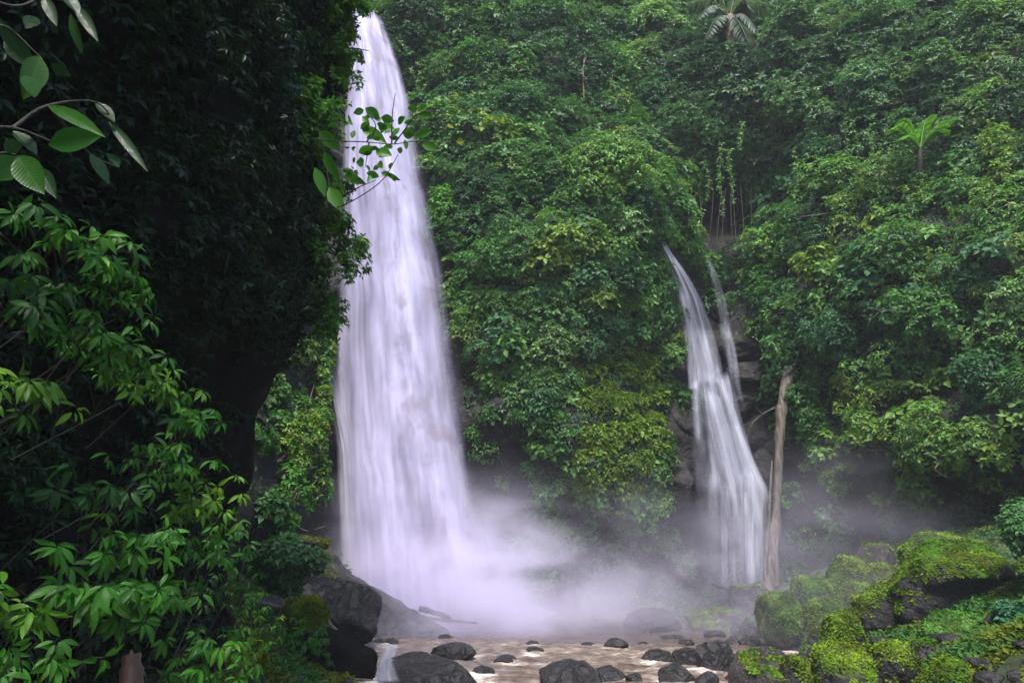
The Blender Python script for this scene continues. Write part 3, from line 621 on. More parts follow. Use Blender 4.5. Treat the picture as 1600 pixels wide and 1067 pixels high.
for q in [(1188, 1264, 908, 990, 24.6, "moss carpeted rock nearest the dead trunk's foot"), (1236, 1312, 888, 955, 25.6, "moss carpeted rock above and right of the one nearest the dead trunk"),
          (1250, 1330, 934, 1004, 23.6, "low moss carpeted rock by the still water under the mossy slope"), (1296, 1370, 866, 934, 26, "lumpy mossy rock in the middle of the slope below the bare pale stone"),
          (1306, 1384, 908, 968, 24.4, "mossy rock touching the grey thin mossed boulder from the left"), (1352, 1416, 874, 942, 25, "mossy rock squeezed against the huge boulder's left side")]:
    B(*q, 'wet', 1.0, cuts=8, mcol=(.080, .122, .018))
B(1340, 1402, 846, 900, 26, "bare pale grey stone topping the mossy slope", 'brown', .2)
B(1396, 1592, 838, 985, 20.5, "huge moss topped boulder with a dark bare hollow face", 'wet', .62, cuts=3, sink=.15, depth=.9, hollow=.35)
B(1400, 1545, 826, 880, 23, "mossy hump rising behind the huge moss topped boulder", 'wet', 1.0)
B(1335, 1442, 908, 990, 21.5, "grey boulder with thin moss in front of the huge one", 'wet', .55)
B(1288, 1362, 955, 1012, 19, "rounded green capped boulder beside the still water", 'wet', .8, cuts=5, mcol=(.065, .115, .012))
B(1425, 1575, 958, 1022, 18.2, "flat bright green carpeted rock below the huge boulder's hollow", 'wet', 1.0, mcol=(.045, .125, .022))
B(1268, 1372, 1000, 1100, 15.8, "yellow-green mossy boulder with a dark front at the bottom edge", 'wet', .5, mcol=(.080, .122, .010))
B(1363, 1438, 1000, 1058, 16.4, "bright mossy boulder between the dark fronted one and a grey stone", 'wet', .6, cuts=5, mcol=(.074, .122, .010))
B(1422, 1475, 998, 1045, 17, "bare grey stone below the flat green carpeted rock", 'brown', .15)
B(1436, 1535, 1026, 1110, 14.8, "low bushy moss boulder on the bottom edge toward the corner", 'wet', .6, cuts=5, mcol=(.070, .112, .010))
B(1528, 1640, 1030, 1110, 14.6, "moss boulder filling the bottom right corner", 'wet', .62, cuts=5, mcol=(.074, .122, .010))
B(1560, 1660, 968, 1040, 16.5, "bright green mossy rock cut by the right edge above the corner boulder", 'wet', 1.0, mcol=(.060, .128, .012))
B(1222, 1284, 1016, 1075, 17, "small dark boulder with a moss tuft beside the slanted brown slab", 'wet', .6)
B(1500, 1560, 1000, 1040, 16.4, "grey cracked stone between two mossy boulders near the corner", 'brown', .1)
B(350, 410, 1000, 1095, 13.5, "moss streaked rock at the foot of the glossy foreground bushes", 'wet', .7, mcol=(.09, .10, .008))
for q in [(770, 812, 1022, 1040, "dark wet stone in the rapids left of the smooth black boulder"), (905, 935, 1003, 1014, "flat little stone upstream of the low rounded stone"), (995, 1016, 1002, 1012, "pebble sized dark stone just right of the low rounded stone"),
          (1060, 1086, 998, 1012, "small stone at the misty edge behind the grey leaning boulder"), (1100, 1140, 985, 999, "hazy small rock at the foot of the low rock ledge"), (1150, 1190, 992, 1012, "dark rock at the still water behind the slanted brown slab"),
          (735, 775, 1040, 1062, "half sunken dark rock beside the broad wet boulder"), (1195, 1240, 985, 1008, "dark wet rock where the mossy slope meets the stream")]:
    B(*q[:4], max(17.5, min(31, float(Yw(q[3] - 2)))), q[4], 'wet', cuts=10)
_xy = np.stack([ax.ravel(), ay.ravel()], -1); _fo = np.zeros(len(_xy))
for (x, y, rx_, ry_) in ROCKS:
    d = np.sqrt(((_xy[:, 0] - x) / (rx_ * 1.0)) ** 2 + ((_xy[:, 1] - y + .25) / (ry_ * 1.0)) ** 2); _fo = np.maximum(_fo, sstep(1.55, 1.0, d))
rv.data.color_attributes["Col"].data.foreach_set("color", np.stack([rap.ravel(), _fo, 0 * _fo, 0 * _fo + 1], -1).astype(np.float32).ravel())
for q in [(1118, 1192, 520, 550, "flat wet ledge where the thin side stream breaks up, topmost of the dark ledges"), (1134, 1208, 562, 594, "dark stepped ledge right of the small cascade's first drop"), (1128, 1198, 604, 640, "wet black ledge beside the cascade's upper fan"), (1152, 1216, 652, 690, "wet rock step below the dead branch"), (1165, 1214, 700, 745, "narrow dark ledge between the cascade and the dead trunk"),
          (1040, 1088, 628, 664, "dark rock edge left of the cascade's fan"), (1040, 1090, 720, 770, "dark dripping rock left of the cascade's lower curtain"), (1106, 1138, 462, 500, "dark rock rib between the white chute and the side stream")]:
    B(*q[:4], float(cliff_at((q[0] + q[1]) / 2, (q[2] + q[3]) / 2)[1]) - .1, q[4], 'cliff', cuts=14, sink=.5, name="rock_ledge", group="wet rock ledges beside the small cascade")
def ground_moss():
    rg = np.random.default_rng(61); n = 90000; x = np.concatenate([rg.uniform(7, 24, n), rg.uniform(-9, -2.4, n // 6)]); y = np.concatenate([rg.uniform(12, 34, n), rg.uniform(12, 30, n // 6)])
    z = ground_z(x, y); p = np.stack([x, y, z], -1); ok = (z > .15) & (noise(p * .5 + 8) > -.55); p = p[ok]
    D = norm(rg.normal(size=p.shape) * .4 + (0, -.2, 1)); t = sstep(-.4, .4, noise(p * .9))[:, None]
    col = np.array((.085, .105, .012)) * t + np.array((.035, .10, .022)) * (1 - t)
    v, f, c = rosettes(p + D * .02, D, 4, .15, col, rg, .2, .5)
    tag(mesh("moss_carpet", v, f, M['moss'], col=c), "low moss and small leaves covering the river banks", "moss", kind="stuff")
ground_moss()
# loose stones on the right bank and along the water's edge: too many to count
def pebbles():
    mb = MB(); rg = np.random.default_rng(8)
    bm = bmesh.new(); bmesh.ops.create_icosphere(bm, subdivisions=2, radius=1); bm.verts.ensure_lookup_table(); V = np.array([v.co for v in bm.verts]); F = np.array([[v.index for v in f.verts] for f in bm.faces]); bm.free()
    for i in range(520):
        y = rg.uniform(13, 33); right = rg.random() < .8
        s0 = np.interp(y, [0, 12, 16, 25, 31, 40], [5.0, 5.5, 6.8, 8.8, 8.2, 9]); s1 = np.interp(y, [0, 10, 14, 19, 28, 33], [-2.2, -2.2, -2.6, -3.2, -5.0, -6.0])
        x = s0 + rg.normal() * 1.6 + 1.0 if right else s1 + rg.normal() * .8
        s = rg.uniform(.08, .34); z = max(float(ground_z(np.array(x), np.array(y))), -.05)
        v = V.copy()
        for k in range(5):
            n = norm(rg.normal(size=3)); e = np.maximum(0, v @ n - .7); v = v - e[:, None] * n
        mb.add(v * s * (1, rg.uniform(.7, 1.2), rg.uniform(.45, .8)) + (x, y, z + .1 * s), F)
    tag(mb.build("river_stones", M['wet'], None, True), "loose dark stones strewn along the water's edge", "stones", kind="stuff")
pebbles()

# ------------------------------------------------------------------ wood
def log(label, pts, rad, mat, k=9, parts=None, name="log", cat="log", seed=0, moss=0, group=None):
    rg = np.random.default_rng(seed); c = curve([P(*p) for p in pts], 40); c = c + .3 * np.interp(np.linspace(0, 1, 40), [0, 1], [1, 1])[:, None] * 0
    t = thing(name, label, cat, c[0], group)
    mb = MB(); mb.tube(c, np.interp(np.linspace(0, 1, 40), np.linspace(0, 1, len(rad)), rad) * (1 + .10 * rg.normal(size=40)), k)
    mb.V[0] = mb.V[0] + (.5 * np.mean(rad)) * (fbm(mb.V[0] * (3, 3, .8), 2) * .6)[:, None] * norm(mb.V[0] - np.repeat(c, k, 0))
    mb.build("trunk" if cat != "branch" else "stick", mat, t, True)
    for q, rr in parts or []:
        b = MB(); b.tube(curve([P(*p) for p in q], 14), np.linspace(rr[0], rr[1], 14), 6); b.build("branch", mat, t, True)
    if moss:
        n = moss; s = rg.uniform(0, 39, n); i = s.astype(int); p = c[i] + (c[np.minimum(i + 1, 39)] - c[i]) * (s - i)[:, None]
        D = norm(rg.normal(size=(n, 3)) * (1, .6, .5) + (0, -.2, .8)); p = p + D * np.mean(rad) * .95
        v, f, cc = rosettes(p, D, 3, .10, np.array((.085, .10, .008)), rg, .3, .5); mesh("moss", v, f, M['moss'], t, col=cc)
    return t
tr = log("brown broken dead trunk leaning on the wall beside the small cascade", [(1200, 925, 33.4), (1208, 860, 33.6), (1214, 790, 33.8), (1218, 700, 34), (1222, 640, 34.2), (1234, 580, 34.6), (1240, 560, 34.8)], [.32, .26, .21, .19, .25, .30, .10], M['deadwood'], 14,
    [([(1196, 925, 33.3), (1197, 870, 33.5), (1202, 800, 33.7), (1206, 720, 33.9)], (.14, .05)), ([(1214, 915, 33.3), (1213, 860, 33.4), (1216, 800, 33.6)], (.16, .05))], name="dead_tree", cat="dead tree", seed=3)
log("bare forked dead branch jutting left from the broken trunk over wet rock", [(1214, 636, 34.4), (1195, 645, 34.6), (1176, 662, 34.8), (1166, 690, 35)], [.05, .055, .06, .03], M['bark'], 7, [([(1192, 648, 34.6), (1184, 640, 34.5), (1178, 634, 34.4)], (.03, .015))], name="branch", cat="branch")
log("mossy fallen log lying across the top of the rock spur", [(385, 842, 28), (430, 840, 28), (470, 843, 28), (512, 851, 28)], [.22, .24, .22, .16], M['bark'], 9, [([(440, 836, 27.9), (452, 818, 27.9), (480, 830, 27.9), (508, 822, 27.9)], (.07, .03)), ([(450, 836, 27.9), (440, 812, 27.9), (425, 800, 27.9)], (.06, .02))], moss=900)
log("drowned dark branch bent at the end of the rock spur in the pool", [(655, 950, 29.5), (680, 957, 29.5), (700, 964, 29.5), (703, 972, 29.5)], [.13, .11, .09, .05], M['twig'], 7, [([(668, 966, 29.4), (700, 969, 29.5), (745, 973, 29.6)], (.10, .04))], name="branch", cat="branch")
log("thin pale stick caught on the black rock at the bottom edge", [(520, 1058, 18.2), (545, 1060, 18.2), (590, 1063, 18.2)], [.035, .035, .02], M['deadwood'], 6, name="branch", cat="branch")
log("grey driftwood branch leaning from the black boulder down to the sliding water", [(497, 952, 19.5), (525, 985, 19.4), (560, 1018, 19.3)], [.05, .06, .03], M['deadwood'], 6, name="branch", cat="branch")
log("grey fallen branch lying behind the moss capped boulder", [(372, 937, 21), (400, 940, 21), (440, 950, 21)], [.10, .10, .07], M['deadwood'], 7, name="branch", cat="branch")
log("dark curved driftwood branch at the foot of the small cascade", [(1112, 912, 33), (1135, 919, 33), (1160, 919, 33), (1188, 908, 33)], [.05, .09, .09, .04], M['twig'], 7, [([(1150, 919, 33), (1168, 928, 33), (1190, 930, 33)], (.06, .02)), ([(1140, 920, 33), (1130, 930, 33)], (.04, .02))], name="branch", cat="branch")
log("slender bare reddish trunk half hidden in leaves on the upper central cliff", [(913, 160, 37), (911, 120, 37.2), (914, 85, 37.8)], [.07, .065, .05], M['redbark'], 7, [([(912, 100, 37.4), (917, 88, 37.5)], (.03, .02))], name="bare_tree", cat="tree")

# ------------------------------------------------------------------ palm, tree fern, bright rosette
def frond(parent, base, tip, sag, nleaf, ll, col, name="frond", wid=.10, mat=None, droop=.9, seed=0):
    rg = np.random.default_rng(seed); mid = (base + tip) / 2 + np.array((0, 0, sag)); c = curve([base, mid, tip], 24)
    mb = MB(); mb.tube(c, np.linspace(.05, .012, 24), 5, col=np.array(col) * .8)
    t = np.gradient(c, axis=0); t = norm(t)
    for i in range(nleaf):
        s = (.1 + .9 * i / nleaf) * 23; k = min(int(s), 22); p = c[k] + (c[k + 1] - c[k]) * (s - k)
        for sg in (-1, 1):
            sd_ = norm(np.cross(t[k], (0, 0, 1.0))) * sg
            L = ll * math.sin(math.pi * (.15 + .8 * i / nleaf)) * rg.uniform(.85, 1.1)
            d = norm(sd_ + t[k] * .55 + np.array((0, 0, -droop * rg.uniform(.5, 1)))); e = norm(np.cross(d, np.array((0, 0, 1.0)) + t[k] * .3))
            q = p + d * L * .5 + np.array((0, 0, .04)); r = p + d * L + np.array((0, 0, -.12 * L))
            mb.add(np.array([p, q + e * L * wid * .5, r, q - e * L * wid * .5]), [[0, 1, 2], [0, 2, 3]], col=np.array(col) * rg.uniform(.8, 1.2))
    return mb.build(name, mat or M['leaf_far'], parent)
b0 = P(1140, 28, 38.2)
pl = thing("palm_tree", "drooping grey-green palm with a ragged brown trunk at the top edge", "palm tree", P(1148, 100, 37.6))
mb = MB(); mb.tube(curve([P(1148, 105, 37.6), P(1143, 60, 37.9), b0], 14), np.linspace(.55, .38, 14) * (1 + .12 * rng.normal(size=14)), 10); mb.build("trunk", M['redbark'], pl, True)
for i, (x, y, dY, sg) in enumerate([(1088, 32, -1.5, 1.1), (1102, 62, -2.2, .9), (1192, 62, -1.8, 1.1), (1178, 20, -.5, 1.2), (1110, -14, .3, .9), (1160, -30, .8, .5), (1210, 20, 0, 1.2), (1075, 5, .5, 1.0), (1172, 72, -2.6, .8)]):
    frond(pl, b0, P(x, y, 38.2 + dY), sg, 30, 1.25, (.10, .13, .10), wid=.13, droop=1.3, seed=i)
f0 = P(1438, 232, float(cliff_at(1438, 232)[1]) - 1.6)
tf = thing("tree_fern", "bright lime green tree fern with two raised feathery fronds on the right-hand cliff", "tree fern", f0 - np.array((0, 0, 1.4)))
mb = MB(); mb.tube(curve([f0 - np.array((0, -.6, 1.5)), f0 - np.array((.05, -.2, .7)), f0], 8), np.linspace(.16, .12, 8), 7); mb.build("trunk", M['bark'], tf, True)
for i, (x, y, dY, sg) in enumerate([(1384, 206, -.6, .75), (1402, 190, .1, .5), (1496, 186, -.4, .35), (1486, 205, -.9, .45), (1400, 222, -1.0, .5), (1455, 180, .5, .4)]):
    frond(tf, f0, P(x, y, f0[1] + dY), sg, 22, .62, (.085, .19, .025), wid=.22, droop=.35, seed=30 + i)
y0 = P(957, 82, float(cliff_at(957, 82)[1]) - 1.2)
yu = thing("spiky_plant", "small bright spiky rosette plant high on the central cliff", "plant", y0)
for i in range(11):
    a = i * .57; d = np.array((math.cos(a), -.4 + .5 * math.sin(a), .9)); d = norm(d)
    mb = MB(); e = norm(np.cross(d, (0, 1, .2))); L = 1.0
    mb.add(np.array([y0 - e * .05, y0 + e * .05, y0 + d * L * .6 + e * .05, y0 + d * L - np.array((0, 0, .2)), y0 + d * L * .6 - e * .05]), [[0, 1, 2, 4]], col=(.09, .22, .02)); mb.add(np.array([y0 + d * L * .6 + e * .05, y0 + d * L - np.array((0, 0, .2)), y0 + d * L * .6 - e * .05]), [[0, 1, 2]], col=(.09, .22, .02))
    mb.build("leaf", M['leaf_far'], yu)

# ------------------------------------------------------------------ hanging vines and aerial roots
def vine(px, y0, y1, label, dY=-1.0, w=.16, tone='light'):
    rg = np.random.default_rng(int(px + y0)); a = cliff_at(px, y0); Y = a[1] + dY
    n = 16; s = np.linspace(0, 1, n); c = P(px + 3 * np.sin(s * 5 + px), y0 + (y1 - y0) * s, Y); c[:, 1] = Y + .12 * np.cos(s * 4)
    t = thing("hanging_vine", label, "vine", c[0], "leafy vines hanging down the cliff")
    mb = MB(); mb.tube(c, .018, 4); mb.build("stem", M['bark'], t, True)
    m = int(np.linalg.norm(c[0] - c[-1]) / .13); q = np.linspace(0, n - 1.01, m); i = q.astype(int); p = c[i] + (c[i + 1] - c[i]) * (q - i)[:, None]
    D = norm(rg.normal(size=(m, 3)) * .5 + (0, -.8, .5)); p = p + rg.normal(size=(m, 3)) * (w * .5, .08, .03)
    v, f, cc = rosettes(p, D, 3, .22 * np.linspace(1.1, .7, m), np.array(PAL[tone]) * 1.1, rg, .6, .55); mesh("leaves", v, f, M['leaf_far'], t, col=cc)
for a in [
 (1104, 235, 312, "leafy vine hanging over the left edge of the dark hollow, shortest of its curtain", -1.2),
 (1127, 225, 338, "longest leafy vine hanging down the middle of the dark hollow", -2.2),
 (1141, 230, 320, "leafy vine just right of the longest one over the dark hollow", -2.0),
 (1157, 190, 236, "short leafy vine high above the dark hollow", -1.4),
 (1243, 228, 316, "long lone leafy vine on the cliff above the light green brink bush", -1.2),
 (1322, 165, 250, "leafy vine hanging down the hazy cliff left of the tree fern, left of two", -1.4),
 (1336, 175, 248, "leafy vine hanging down the hazy cliff left of the tree fern, right of two", -1.3),
 (1360, 195, 240, "short leafy vine nearest the bright tree fern", -1.3),
 (1181, 385, 425, "short leafy vine at the left end of the light green brink bush", -1.2),
 (1196, 372, 418, "short leafy vine under the middle of the light green brink bush", -1.4)]: vine(*a)
for i, (px, y0, y1) in enumerate([(1092, 330, 405), (1110, 320, 390), (1124, 330, 400), (1133, 335, 420), (1146, 330, 415), (1150, 345, 470), (1158, 330, 430), (1170, 335, 440)]):
    Y = 38.6 + .25 * (i % 3); s = np.linspace(0, 1, 12); c = P(px + 4 * np.sin(s * 3 + i), y0 - 40 + (y1 - y0 + 40) * s, Y)
    mb = MB(); mb.tube(c, .04 if i == 0 else .02, 5)
    tag(mb.build("aerial_root", M['bark'], None, True), "thin bare root hanging down inside the dark hollow above the cascade", "root", "bare roots hanging in the dark hollow")
# ------------------------------------------------------------------ plants on the dark left bank
def near_leaves(b, d, nn, Lf, W, col, rg, curl=.35, fold=.22):
    """broad pointed leaves with a folded midrib and a drooping tip; b, d, nn (m,3)"""
    m = len(b); st = np.array([0, .1, .24, .4, .56, .72, .86, .95, 1.0]); pw = np.array([.05, .42, .82, 1, .96, .76, .42, .16, 0.0])
    d = norm(d); nn = norm(nn - (nn * d).sum(-1, keepdims=True) * d); s = np.cross(d, nn)
    L = np.broadcast_to(np.asarray(Lf, float).reshape(-1, 1), (m, 1)); W = np.broadcast_to(np.asarray(W, float).reshape(-1, 1), (m, 1)); cu = np.broadcast_to(np.asarray(curl, float).reshape(-1, 1), (m, 1)) * rg.uniform(.5, 1.4, (m, 1))
    V = []; UV = []
    for v, p in zip(st, pw):
        c = b + d * L * (v - .12 * cu * v ** 3) - nn * L * cu * v * v
        for u in (-1, 0, 1):
            V.append(c + s * W * .5 * p * u + nn * W * fold * p * abs(u)); UV.append((u * max(p, .05), v))
    V = np.stack(V, 1); k = len(st) * 3; V = V.reshape(-1, 3); UV = np.tile(np.array(UV), (m, 1))
    f = []
    for i in range(len(st) - 1):
        for j in (0, 1): f.append((i * 3 + j, i * 3 + j + 1, i * 3 + j + 4, i * 3 + j + 3))
    F = (np.arange(m)[:, None, None] * k + np.array(f)[None]).reshape(-1, 4)
    return V, F, np.repeat(np.broadcast_to(col, (m, 3)), k, 0), UV
def near_shrub(px, py, Y, rx, ry, n, Lf, label, col=(.030, .115, .020), name="shrub", droop=.75, aspect=.31, nl=(6, 9), group="glossy leaved bushes in the foreground"):
    rg = np.random.default_rng(int(px * 5 + py)); c = P(px, py, Y); D = 1.05 * Y / FPX
    root = c + np.array((-rx * D * .7, .4, -ry * D - .5)); xw = float(wall_x(np.array(root[1]), np.array(root[2])))
    root[0] = max(root[0] - .5, xw - .05) if root[0] - .5 > xw else xw + .02
    t = thing(name, label, "shrub", root, group)
    sm = MB(); lm = MB()
    for i in range(int(n * 3.4)):
        o = rg.normal(size=3) * (.5, .5, .5); o = o / max(1, np.linalg.norm(o) / 1.2)
        tip = c + o * np.array((rx * D, .55, ry * D)); mid = root * .45 + tip * .55 + np.array((0, 0, .18)) + rg.normal(size=3) * .06
        if i < 4: sm.tube(curve([root + rg.normal(size=3) * (.1, .3, .2), root * .4 + tip * .6 + np.array((-.1, .15, .1)), tip], 9), np.linspace(.005, .003, 9), 5)
        else:
            r0 = tip + (c - tip) * .5 + np.array((-.10, .22, -.14)); sm.tube(curve([r0, (r0 + tip) / 2 + np.array((0, 0, .05)), tip], 7), np.linspace(.005, .003, 7), 5)
        k = rg.integers(*nl); ax = norm(np.array((.55, -.35, .75)) + .35 * rg.normal(size=3)); T1 = norm(np.cross(ax, (0, 1.0, .1))); T2 = np.cross(ax, T1)
        a = rg.uniform(0, 6.28) + np.arange(k) * 6.283 / k + rg.normal(0, .2, k)
        d = np.cos(a)[:, None] * T1 + np.sin(a)[:, None] * T2 + ax * .25; d = norm(d + np.array((.22, -.10, -droop * 1.05)) + .15 * rg.normal(size=(k, 3)))
        b = tip + d * .02 - ax * rg.uniform(0, .05, (k, 1)); L = Lf * .66 * rg.uniform(.55, 1.25, k)
        cc = np.array(col) * rg.uniform(.75, 1.35) * (np.array((1.6, 1.25, .9)) if rg.random() < .12 else 1)
        lm.add(*[x for x in near_leaves(b, d, ax + .25 * rg.normal(size=(k, 3)), L, L * aspect, cc, rg, .4)][:3], uv=None)
        lm.uv.append(near_leaves(b, d, np.tile(ax, (k, 1)), L, L * aspect, cc, rg)[3])
    sm.build("stem", M['twig'], t, True); lm.build("leaves", M['leaf_near'], t, True)
    return t
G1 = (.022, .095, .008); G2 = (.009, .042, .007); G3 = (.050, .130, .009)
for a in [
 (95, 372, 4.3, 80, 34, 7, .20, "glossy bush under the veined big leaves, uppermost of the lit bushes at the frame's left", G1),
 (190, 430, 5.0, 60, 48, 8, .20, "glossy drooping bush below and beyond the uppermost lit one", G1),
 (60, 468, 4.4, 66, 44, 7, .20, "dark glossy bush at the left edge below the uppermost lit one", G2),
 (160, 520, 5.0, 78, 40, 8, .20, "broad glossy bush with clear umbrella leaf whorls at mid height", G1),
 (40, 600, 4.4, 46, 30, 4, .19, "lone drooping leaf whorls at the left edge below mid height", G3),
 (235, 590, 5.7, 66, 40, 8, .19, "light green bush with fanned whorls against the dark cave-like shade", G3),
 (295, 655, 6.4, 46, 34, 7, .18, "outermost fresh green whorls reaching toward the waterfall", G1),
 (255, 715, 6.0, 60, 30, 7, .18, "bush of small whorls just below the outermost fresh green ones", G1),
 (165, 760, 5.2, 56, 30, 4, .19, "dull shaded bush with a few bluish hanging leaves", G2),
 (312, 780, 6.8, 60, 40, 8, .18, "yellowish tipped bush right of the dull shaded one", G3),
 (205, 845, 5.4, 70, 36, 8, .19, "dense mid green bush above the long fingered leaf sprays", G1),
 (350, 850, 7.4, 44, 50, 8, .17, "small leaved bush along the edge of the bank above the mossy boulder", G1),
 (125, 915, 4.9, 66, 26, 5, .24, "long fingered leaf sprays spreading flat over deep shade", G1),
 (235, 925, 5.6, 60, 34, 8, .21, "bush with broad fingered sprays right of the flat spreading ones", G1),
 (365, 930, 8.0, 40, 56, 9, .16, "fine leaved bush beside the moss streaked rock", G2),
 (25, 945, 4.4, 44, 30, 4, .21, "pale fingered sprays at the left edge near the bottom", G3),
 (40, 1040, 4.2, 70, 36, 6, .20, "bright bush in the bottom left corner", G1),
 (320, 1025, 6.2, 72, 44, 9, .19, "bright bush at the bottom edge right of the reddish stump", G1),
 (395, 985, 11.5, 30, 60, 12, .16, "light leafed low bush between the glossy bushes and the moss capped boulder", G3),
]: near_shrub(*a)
for a in [(455, 1000, 17.5, 34, 26, 9, .26, "small leafy plant growing on the black rock below the moss capped boulder's left", G1), (500, 1005, 18, 24, 22, 7, .24, "small leafy plant hanging under the moss capped boulder's right", G1)]:
    near_shrub(*a, name="plant", group="small plants on the shaded rocks")
def leafy(name, label, cat, twigs, leaves, col, group=None, aspect_mat='leaf_near', part="leaf_cluster", each=False, trad=(.012, .004)):
    """leaves: (base px, base py, tip px, tip py, width px, Y, colour or None)"""
    rg = np.random.default_rng(len(leaves)); t = thing(name, label, cat, P(*twigs[0][0]), group); tb = MB()
    for q in twigs: tb.tube(curve([P(*p) for p in q], 16), np.linspace(*trad, 16), 5)
    tb.build("twig", M['twig'], t, True); lm = MB()
    for L in leaves:
        a = P(L[0], L[1], L[5]); b = P(L[2], L[3], L[5] + rg.uniform(-.12, .12)); d = b - a; l = np.linalg.norm(d); wd = L[4] * L[5] / FPX * 1.1
        n_ = norm(norm(CAM - a) + np.array((rg.normal() * .35, 0, .25 + rg.normal() * .3)))
        cc = np.array(L[6] if len(L) > 6 and L[6] is not None else col) * rg.uniform(.8, 1.2)
        r = near_leaves(a[None], d[None], n_[None], l, wd, cc, rg, .12, .16)
        if each: mesh("leaf", r[0], r[1], M[aspect_mat], t, True, r[2], r[3])
        else: lm.add(*r[:3], uv=r[3])
    if not each: lm.build(part, M[aspect_mat], t, True)
    return t
Z = lambda zx, zy: (480 + zx / 4.85, 130 + zy / 4.85)
LV = [(90,360,245,510,110),(130,520,225,730,90),(60,640,140,860,90),(170,790,260,965,110),(280,700,440,760,70),(350,230,440,200,60),(440,190,555,270,90),(560,260,660,290,75),(690,310,740,255,70),(740,290,820,275,60),
 (470,300,400,350,60),(410,330,600,450,100),(540,340,660,340,90),(720,370,820,390,90),(620,410,700,420,42),(500,480,385,540,90),(520,520,640,540,100),(680,500,730,520,50),(760,190,840,190,60),(850,200,910,170,55),
 (840,240,950,250,60),(840,400,940,360,70),(870,460,990,500,80),(370,600,430,620,70),(540,600,570,640,60),(450,680,550,710,60),(600,680,700,740,40),(640,690,660,745,32),(1070,230,1130,230,50),(1140,250,1220,240,60),(1060,330,1110,330,50,1),(1130,440,1190,440,50,1),
 (420,250,470,330,50),(590,300,560,380,60),(470,540,430,470,50),(360,560,350,610,26),(380,660,350,680,24),(480,700,460,750,32),(250,250,290,290,36),(310,240,330,300,28),(210,310,150,330,30)]
YB = lambda x: float(np.interp(x, [480, 560, 640, 735], [10.2, 9.2, 8.6, 8.2]))
lv = [(*Z(a[0], a[1]), *Z(a[2], a[3]), a[4] / 4.85, YB(Z(a[0], 0)[0]), (.20, .22, .01) if len(a) > 5 else None) for a in LV]
tw = [[(440, 205, 11.2), (480, 217, 10.2), (*Z(240, 440), 9.7), (*Z(450, 447), 9.1), (*Z(650, 464), 8.7), (*Z(840, 440), 8.4), (*Z(1150, 470), 8.1)],
      [(470, 345, 11), (*Z(130, 960), 10), (*Z(300, 915), 9.6), (*Z(560, 745), 9), (*Z(690, 540), 8.7)], [(*Z(280, 850), 9.7), (*Z(390, 790), 9.4), (*Z(520, 735), 9.1)],
      [(*Z(640, 460), 8.7), (*Z(645, 240), 8.6), (*Z(668, 75), 8.6)], [(*Z(210, 440), 9.8), (*Z(235, 360), 9.7), (*Z(265, 310), 9.7)], [(*Z(450, 447), 9.1), (*Z(520, 330), 9), (*Z(450, 220), 9)], [(*Z(660, 460), 8.7), (*Z(720, 380), 8.6), (*Z(870, 220), 8.4), (*Z(1200, 245), 8.2)], [(*Z(470, 450), 9.1), (*Z(440, 640), 9.1)], [(*Z(60, 330), 10.2), (*Z(90, 360), 10), (*Z(130, 520), 10), (*Z(170, 790), 9.8)]]
_r = np.random.default_rng(4)
for zx, zy in [(430, 270), (500, 250), (540, 300), (600, 330), (650, 350), (700, 340), (780, 330), (450, 420), (560, 420), (480, 500), (600, 560), (560, 520), (650, 480), (740, 430), (400, 560), (450, 620), (500, 660), (560, 680), (620, 650), (380, 690), (820, 300), (880, 420), (300, 280), (270, 330), (340, 420)]:
    a_ = _r.uniform(0, 6.28); l_ = _r.uniform(45, 85); lv.append((*Z(zx, zy), *Z(zx + l_ * math.cos(a_), zy + l_ * math.sin(a_)), l_ * .6 / 4.85, YB(Z(zx, 0)[0]) + _r.uniform(-.1, .1), None))
leafy("leafy_branch", "leafy twig reaching out of the dark bank across the tall waterfall", "branch", tw, lv, (.036, .13, .008), each=True, trad=(.013, .005))
BL = [(8,60,52,105,34,3.6),(0,30,38,95,26,3.5),(62,88,42,150,40,3.6,(.05,.17,.02)),(38,118,56,152,34,3.5,(.04,.16,.02)),(68,-6,88,38,20,3.8),(98,-10,124,20,26,3.8),(110,22,126,84,16,3.9,(.045,.16,.02)),(118,8,152,60,20,3.9),(75,165,158,202,26,3.8,(.04,.16,.02)),(76,226,156,212,40,3.6,(.035,.17,.02)),(20,205,60,238,26,3.7),
      (28,244,66,300,44,3.4,(.05,.19,.025)),(28,246,-14,282,40,3.4,(.05,.19,.025)),(26,240,10,216,26,3.4),(64,262,84,304,22,3.7),(140,240,172,288,22,4.4),(170,190,228,258,16,4.6),(150,160,180,190,22,4.5),(185,262,168,230,18,4.6),(80,100,110,120,18,4.2),(40,45,60,20,24,3.8)]
leafy("big_leaved_plant", "big leaved dark plant in the upper left corner with a few veined pale leaves", "plant", [[(-60, 260, 3.3), (0, 240, 3.4), (28, 243, 3.4)], [(-60, 200, 3.4), (20, 200, 3.6), (78, 220, 3.6)], [(-60, -20, 3.5), (20, 10, 3.6), (70, -4, 3.8), (118, 8, 3.9)], [(-50, 100, 3.4), (0, 40, 3.5), (62, 88, 3.6)], [(20, 200, 3.6), (75, 165, 3.8), (150, 160, 4.4), (185, 200, 4.6)], [(75, 165, 3.8), (140, 240, 4.4), (185, 262, 4.6)]],
      [q[:6] + ((tuple(.42 * g for g in q[6]),) if len(q) > 6 else ()) for q in BL], (.006, .028, .007), each=True)
